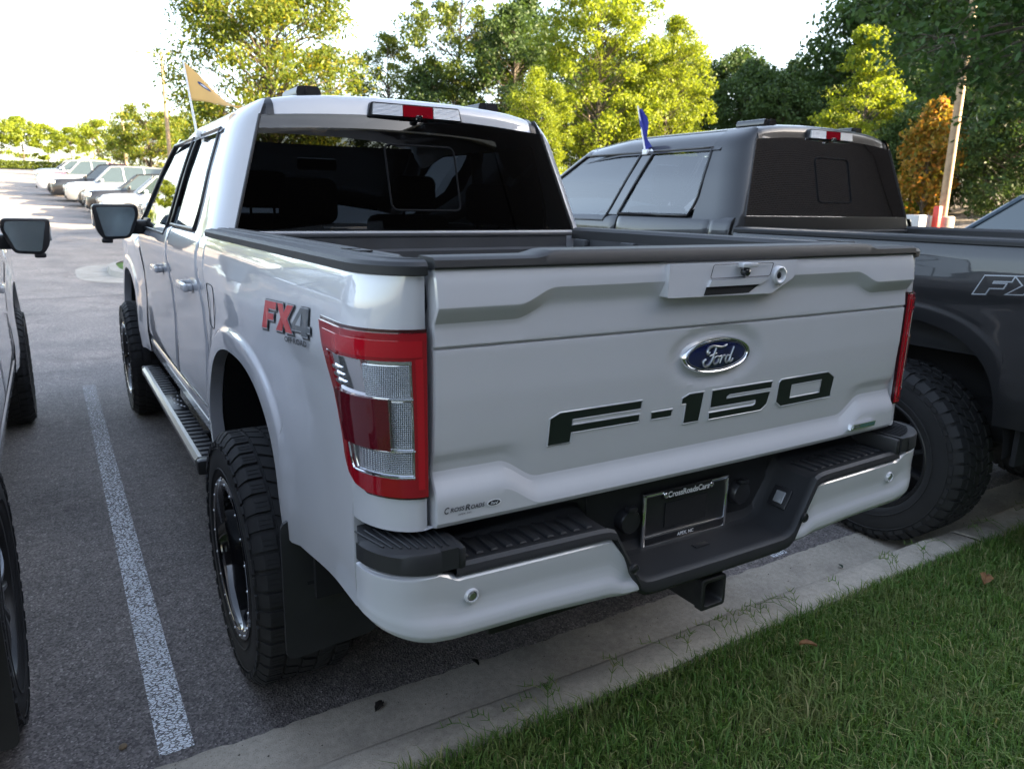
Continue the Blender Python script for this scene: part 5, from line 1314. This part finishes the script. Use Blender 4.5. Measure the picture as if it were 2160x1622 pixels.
hedge('long clipped hedge along the far end of the lot', -22, 9, 105.5, 107, 1.0, 16000, .22, MID)
hedge('yellow green hedge at the foot of the orange shrub', 18.5, 22.5, 11.5, 12.6, .75, 6000, .12, LIME)

# oak whose leafy limb hangs into the upper right
def oak():
    r = empty('oak_tree', (10.7, -1.3, .33)); tag(r, 'dark oak with lobed leaves hanging into the upper right corner', 'tree')
    g = np.random.default_rng(77); rd = random.Random(77); b = MB()
    b.tube([(0, 0, -.1), (.05, .3, 1.5), (-.1, 1.2, 3.0), (-.2, 2.3, 4.8), (-.1, 3.0, 7.0)], [.2, .16, .13, .09, .03], 10)
    leafP = []
    for k in range(130):
        a = k*2.39996; h = rd.uniform(0, 1); z = 2.75+h*4.2; rr = 3.0*math.sin(PI*(.26+.66*h))*math.sqrt(rd.uniform(.15, 1))
        c = Vector((rr*math.cos(a)-.3, rr*math.sin(a)*1.05+3.2, z)); s = Vector((-.2, 2.3, max(3.4, z-.5)))
        b.tube([s, s.lerp(c, .55)+Vector((0, 0, .22)), c], [.045, .025, .008], 5)
        for q in range(8):
            e = c+Vector((rd.gauss(0, .34), rd.gauss(0, .34), rd.gauss(-.02, .2))); b.tube([c, c.lerp(e, .5)+Vector((0, 0, .05)), e], [.008, .005, .003], 4)
            for _ in range(28): leafP.append(e+Vector((rd.gauss(0, .13), rd.gauss(0, .13), rd.gauss(0, .09))))
    b.build('trunk', BARK, r, 60)
    # lobed leaf outline
    O = [(0, 0), (.12, .10), (.08, .22), (.28, .30), (.14, .40), (.36, .58), (.15, .62), (.20, .84), (.06, .80), (0, 1.0)]
    O = O + [(-x, y) for x, y in reversed(O[1:-1])]; O = np.array(O); n = len(leafP); P = np.array([p[:] for p in leafP])
    d = g.normal(size=(n, 3))*np.array([1, 1, .6]); d[:, 2] -= .5; d /= np.linalg.norm(d, axis=1)[:, None]
    e = np.cross(d, g.normal(size=(n, 3))*.6+np.array([0, 0, 1])); e /= np.linalg.norm(e, axis=1)[:, None]; l = .125*(.7+.5*g.random(n))
    V = P[:, None, :] + d[:, None, :]*(O[None, :, 1:2]-.3)*l[:, None, None] + e[:, None, :]*O[None, :, 0:1]*l[:, None, None]
    k = len(O); F = np.arange(n)[:, None]*k+np.arange(k)[None, :]
    obj('crown', fast_mesh('crown', V.reshape(-1, 3), F, OAKL), r)
oak()

# ------------------------------------------------------------------ lamp posts
POLE = mat('tan_pole', (.30, .21, .12), .7, var=(8, .25)); HEAD = mat('lamp_head', (.5, .48, .44), .5)
def lamp(x, y, h, label, heads, name='lamp_post', base=0.0, lower=False, r0=.075):
    r = empty(name, (x, y, tz(x, y))); tag(r, label, 'lamp post', 'lamp posts of the lot')
    b = MB(); b.tube([(0, 0, -.1), (0, 0, h*.5), (0, 0, h)], [r0*1.15, r0, r0*.75], 10); b.build('post', POLE, r, 60)
    for dx in heads:
        b = MB(); ca, sa = math.cos(rad(31)), -math.sin(rad(31))
        b.tube([(0, 0, h-.05), (dx*.45*ca, dx*.45*sa, h+.05), (dx*.9*ca, dx*.9*sa, h+.07)], .03, 6); a = b.build('arm', POLE, r)
        b = MB(); b.box((dx*1.15*ca, dx*1.15*sa, h+.07), (.62, .26, .10), .03, rot=Matrix.Rotation(rad(-31), 3, 'Z')); b.build('lamp_head', HEAD, r)
    if lower:
        for dx in (-1, 1): b = MB(); b.box((dx*.27, 0, h*.62), (.30, .22, .18), .04); b.build('floodlight', HEAD, r)
    if base:
        b = MB(); b.lathe([(.001, base), (.27, base), (.30, base-.03), (.30, -.1)], 20, axis='Z'); b.build('concrete_base', mat('pale_concrete', (.36, .33, .29), .85), r, 40)
lamp(5.2, 47.1, 7.98, 'tall lamp post with twin heads nearest the row of cars', (-1, 1), lower=True, r0=.11)
lamp(5.05, 72.3, 7.99, 'second lamp post further along the row of cars', (-1, 1), r0=.11)
lamp(4.6, 107, 7.85, 'faint far lamp post at the end of the car row', (-1, 1), r0=.10)
lamp(25.0, 33.0, 6.3, 'brown lamp post with one head among the bright trees', (-1,), r0=.085)
lamp(18.75, 8.95, 8.2, 'tan pole on a concrete base in front of the dark wood', (-1,), base=.5, r0=.10)
b = MB(); b.box((0, 0, .42), (.16, .16, .75), .02); o = b.build('marker_box', mat('red_marker', (.5, .03, .02), .5)); o.location = (18.25, 8.8, tz(18.25, 8.8)); tag(o, 'red marker box beside the base of the tan pole', 'marker')
b = MB(); b.box((0, 0, .3), (.5, .4, .6), .03); o = b.build('utility_box', mat('pale_box', (.42, .42, .42), .6)); o.location = (17.9, 9.1, tz(17.9, 9.1)); tag(o, 'pale grey utility box left of the red marker', 'utility box')
# ------------------------------------------------------------------ parked cars far off
CARG = mat('car_glass', (.03, .045, .05), .05, 0, 1, .01); CARB = mat('car_black_trim', (.015, .015, .016), .5)
def parked_car(label, loc, paint, kind='suv', group='cars parked in a row across the lot', L=4.9, W=.95, H=1.76, rz=PI/2):
    r = empty('parked_car', loc, rz); tag(r, label, 'car', group)
    h = L/2; hb = 1.0 if kind == 'sedan' else 1.13
    # lower body: stations (y, half width, z0, zmid, zbelt)
    S = [(h, .70, .45, .62, .80), (h-.05, .80, .36, .72, hb-.20), (h-.16, .88, .30, .76, hb-.09), (h-.5, .93, .28, .78, hb-.04), (h-1.25, .95, .28, .80, hb), (0, .95, .28, .80, hb+.01), (-h+.6, .95, .28, .80, hb), (-h+.12, .92, .30, .80, hb-.01), (-h+.02, .86, .36, .78, hb-.08)]
    secs = []
    for y, w, a, m_, t in S:
        w *= W/.95; P = [(-w*.90, a), (-w*.98, a+.08), (-w, m_), (-w*.97, t-.10), (-w*.90, t-.01), (-w*.6, t+.02), (0, t+.035)]
        P = P+[(-x, z) for x, z in reversed(P[:-1])]; secs.append([(x, y, z) for x, z in P])
    b = MB(); b.loft(secs); b.build('body', paint, r, 40)
    if kind == 'pickup': G = [(h-1.55, hb+.03), (h-2.25, H-.04), (h-2.9, H), (h-3.55, H-.02), (h-3.72, hb+.03)]
    elif kind == 'sedan': G = [(h-1.35, hb+.03), (h-2.15, H-.03), (h-2.7, H), (h-3.5, H-.06), (-h+.75, hb+.04)]
    else: G = [(h-1.30, hb+.03), (h-1.98, H-.04), (h-2.7, H), (-h+.55, H-.05), (-h+.14, hb+.02)]
    wb, wt = .86*W/.95, .66*W/.95
    prof = [(y, z, wb+(wt-wb)*((z-hb)/(H-hb))) for y, z in G]
    # glasshouse: sides, screens in glass, roof in paint
    b = MB(); n = len(prof)
    for sd in (-1, 1):
        v = [(sd*w, y, z) for y, z, w in prof]+[(sd*(wb), y, hb-.02) for y, z, w in prof]
        f = [(i, i+1, i+1+n, i+n) for i in range(n-1)]; b.add(v, f if sd < 0 else [tuple(reversed(q)) for q in f])
    for i in (0, n-2): a, c = prof[i], prof[i+1]; b.add([(-a[2], a[0], a[1]), (a[2], a[0], a[1]), (c[2], c[0], c[1]), (-c[2], c[0], c[1])], [(0, 1, 2, 3)])
    b.build('glasshouse', CARG, r, 20)
    b = MB(); q = prof[1:-1]; b.grid(len(q), 7, lambda i, j: (q[i][2]*1.012*(-1+2*j/6), q[i][0], q[i][1]+.03*(1-((j-3)/3)**2)+.004))
    for sd in (-1, 1):
        for i in range(n-1): b.tube([(sd*(prof[i][2]+.004), prof[i][0], prof[i][1]), (sd*(prof[i+1][2]+.004), prof[i+1][0], prof[i+1][1])], .028, 6)
        for y in ((G[1][0]-.55), (G[2][0]-.75)):
            if y > G[-1][0]+.3: zt = float(np.interp(-y, [-p[0] for p in prof], [p[1] for p in prof])); wt_ = float(np.interp(-y, [-p[0] for p in prof], [p[2] for p in prof])); b.tube([(sd*(wb+.004), y, hb-.02), (sd*(wt_+.006), y+.05, zt-.02)], .03, 6)
    b.build('roof', paint, r, 40)
    if kind == 'pickup':
        b = MB(); b.box((0, -h+1.0, hb+.02), (1.5*W/.95, 1.85, .05), .01); b.build('bed_opening', CARB, r)
    for sd in (-1, 1):
        for y in (h-.92, -h+.95):
            b = MB(); b.lathe([(.001, .0), (.36, .0), (.40, .02), (.41, .03)], 24, (sd*W-sd*.0, y, .40)); 
            b.v = [(sd*(W+.004)+ (p[0]-sd*W)*(-sd)*.3, p[1], p[2]) for p in b.v]; b.build('wheel_arch', CARB, r, 40)
            t = MB(); t.lathe([(.23, -.12), (.30, -.125), (.345, -.11), (.36, -.06), (.36, .1), (.3, .11)], 28, (0, 0, 0)); t.v = [(sd*(W-.09)-sd*p[0], y+p[1], .36+p[2]) for p in t.v]; to = t.build('wheel', RUB, r, 40)
            t = MB(); t.lathe([(.235, -.10), (.22, -.115), (.19, -.10), (.08, -.11), (.001, -.115)], 20)
            t.v = [(sd*(W-.09)-sd*p[0], y+p[1], .36+p[2]) for p in t.v]; t.build('rim', SILV, to, 40)
        b = MB(); b.box((sd*.68*W/.95, h-.10, hb-.24), (.40, .20, .16), .04, rot=Matrix.Rotation(sd*rad(-18), 3, 'Z')); b.build('headlight', CLEARL, r)
        b = MB(); b.box((sd*(W+.08), h-1.55, hb+.07), (.20, .12, .15), .04); b.build('door_mirror', paint if kind != 'pickup' else CARB, r)
        b = MB(); b.box((sd*.74*W/.95, -h+.05, hb-.18), (.30, .12, .22), .03); b.build('tail_light', REDL, r)
    b = MB(); b.box((0, h-.015, hb-.30), (.92*W/.95, .08, .34), .04); go = b.build('grille', CARB, r)
    for k in range(4):
        b = MB(); b.box((0, h+.03, hb-.42+k*.075), (.86*W/.95, .03, .018), .006); b.build('grille_bar', SILV if paint is not WHITE else CARB, go)
    b = MB(); b.box((0, h-.03, .44), (1.5*W/.95, .12, .14), .04); b.build('lower_intake', CARB, r)
    return r
SLV = mat('silver_paint', (.40, .41, .42), .35, .5, 1, .03); BLKP = mat('black_paint', (.012, .012, .014), .3, .1, 1, .02); REDP = mat('red_paint', (.35, .02, .03), .35, .1, 1, .02); BLUP = mat('blue_grey_paint', (.06, .085, .12), .35, .4, 1, .02); BRZ = mat('bronze_paint', (.16, .12, .08), .35, .5, 1, .02)
def slot(xn, y): return (xn+2.45, y, tz(xn+2.4, y))
parked_car('dark blue hatchback with its headlamp just right of the white door mirror', slot(1.3, 25.5), BLUP, 'suv', H=1.66)
parked_car('white sport utility with black grille, nearest clear view in the row', slot(.35, 30.3), WHITE, 'suv', H=1.80)
parked_car('black sport utility behind the nearest white one', slot(.05, 33.3), BLKP, 'suv')
parked_car('pale silver car squeezed behind the black sport utility', slot(.1, 36.4), SLV, 'sedan', H=1.5)
parked_car('silver sport utility in the middle of the row', slot(-.35, 39.8), SLV, 'suv', H=1.88, L=5.2)
parked_car('black pickup between the silver and the white one', slot(-.65, 43.6), BLKP, 'pickup', H=1.86, L=5.6)
parked_car('white pickup near the far end of the row', slot(-1.25, 48.2), WHITE, 'pickup', H=1.93, L=5.7, W=1.0)
parked_car('red car peeping over the white pickup', slot(-1.0, 53.2), REDP, 'suv', H=1.72)
parked_car('white sport utility at the far end of the row', slot(-1.6, 58.0), WHITE, 'suv', H=1.78)
parked_car('silver sport utility last in the far row', slot(-1.7, 61.5), SLV, 'suv', H=1.75)
parked_car('dark blue car beyond the grey pickup at the right edge', (8.15, 1.28, tz(8.15, 1.28)), BLUP, 'suv', group=None, rz=0, H=1.72)

# ------------------------------------------------------------------ foreground trucks
truck('pickup_truck', 'white crew cab pickup with FX4 decal and deep black wheels, tailgate lettered F-150', (0, 0, 0), WHITE, 'deep', decal='fill')
truck('pickup_truck', 'dark grey pickup parked on the right with outlined FX4 decal', (2.87, -.38, 0), GREY, 'plain', dy=.455, dz=.075, full=False, R=.44, Xo=.965, decal='outline')
truck('pickup_truck', 'white pickup cut by the left edge, with machined spoke wheels', (-2.565, .10, 0), WHITE, "spoke", full=False, R=.41, Xo=.948, drop=.085)

# ------------------------------------------------------------------ window flags
def flag(label, base, top, cloth, m, logo=True):
    r = empty('window_flag', base); tag(r, label, 'flag'); B0 = Vector(base); T = Vector(top)-B0
    b = MB(); b.tube([(0, 0, 0), tuple(T*.5), tuple(T)], [.006, .005, .004], 8); b.build('flag_staff', mat('white_plastic', (.75, .75, .76), .4), r, 60)
    b = MB(); b.box((0.02, 0, -.012), (.05, .05, .035), .006); b.box((.02, -.045, -.035), (.008, .05, .07), .002, rot=Matrix.Rotation(.5, 3, 'X')); b.build('window_clip', MATS['white_plastic'], r)
    nu, nv = 22, 14; c = MB(); c.grid(nu, nv, lambda i, j: tuple(Vector(cloth(i/(nu-1), j/(nv-1)))-B0)); co = c.build('flag_cloth', m, r, 80)
    co.modifiers.new('thickness', 'SOLIDIFY').thickness = .0008
    if logo:
        for (s_, mm, e, nm) in ((1.0, mat('flag_blue', (.02, .05, .16), .7), .0016, 'flag_emblem'), (.62, MATS['white_plastic'], .0026, 'emblem_mark')):
            q = MB(); P = []
            for k in range(20):
                a = 2*PI*k/20; u, v = .34+.13*s_*math.cos(a), .63+.085*s_*math.sin(a)*(.5 if s_ < 1 else 1); p = Vector(cloth(u, v))-B0
                P.append(tuple(p+Vector((-.3, -.95, 0)).normalized()*e))
            q.add(P, [tuple(range(20))]); q.build(nm, mm, co, smooth=False)
def fabric(name, col):
    m = leaf_mat(name, col, col, .55, col); return m
B1, T1 = Vector((-.775, 1.385, 1.885)), Vector((-.785, 1.53, 2.205))
def cloth1(u, v):
    s = B1.lerp(T1, .44+.56*v); dr = Vector((.93, -.36, 0)).normalized()
    sag = -.30*u*v-.0*u
    w = .022*math.sin(u*7+v*1.5)*u
    return s+dr*(.245*u*(1-.10*v))+Vector((.3, .9, 0)).normalized()*w+Vector((0, 0, sag*.62-.02*u+.012*math.sin(u*6+1)*u))
flag('tan dealership flag flying from the rear window of the white pickup', B1, T1, cloth1, fabric('tan_flag_cloth', (.78, .60, .32)))
B2, T2 = Vector((2.105, 1.62, 1.955)), Vector((2.09, 1.70, 2.245))
def cloth2(u, v):
    s = B2.lerp(T2, .02+.98*v); dr = Vector((.90, -.43, 0))
    return s+dr*((.078-.050*v)*u)+Vector((.010*math.sin(v*8+u*2), .022*math.sin(v*6+u*6)*u, -.055*u*(1-.6*v)+.008*math.sin(v*11)*u))
flag('drooping blue flag on the window of the dark grey pickup', B2, T2, cloth2, fabric('blue_flag_cloth', (.11, .13, .60)), logo=False)
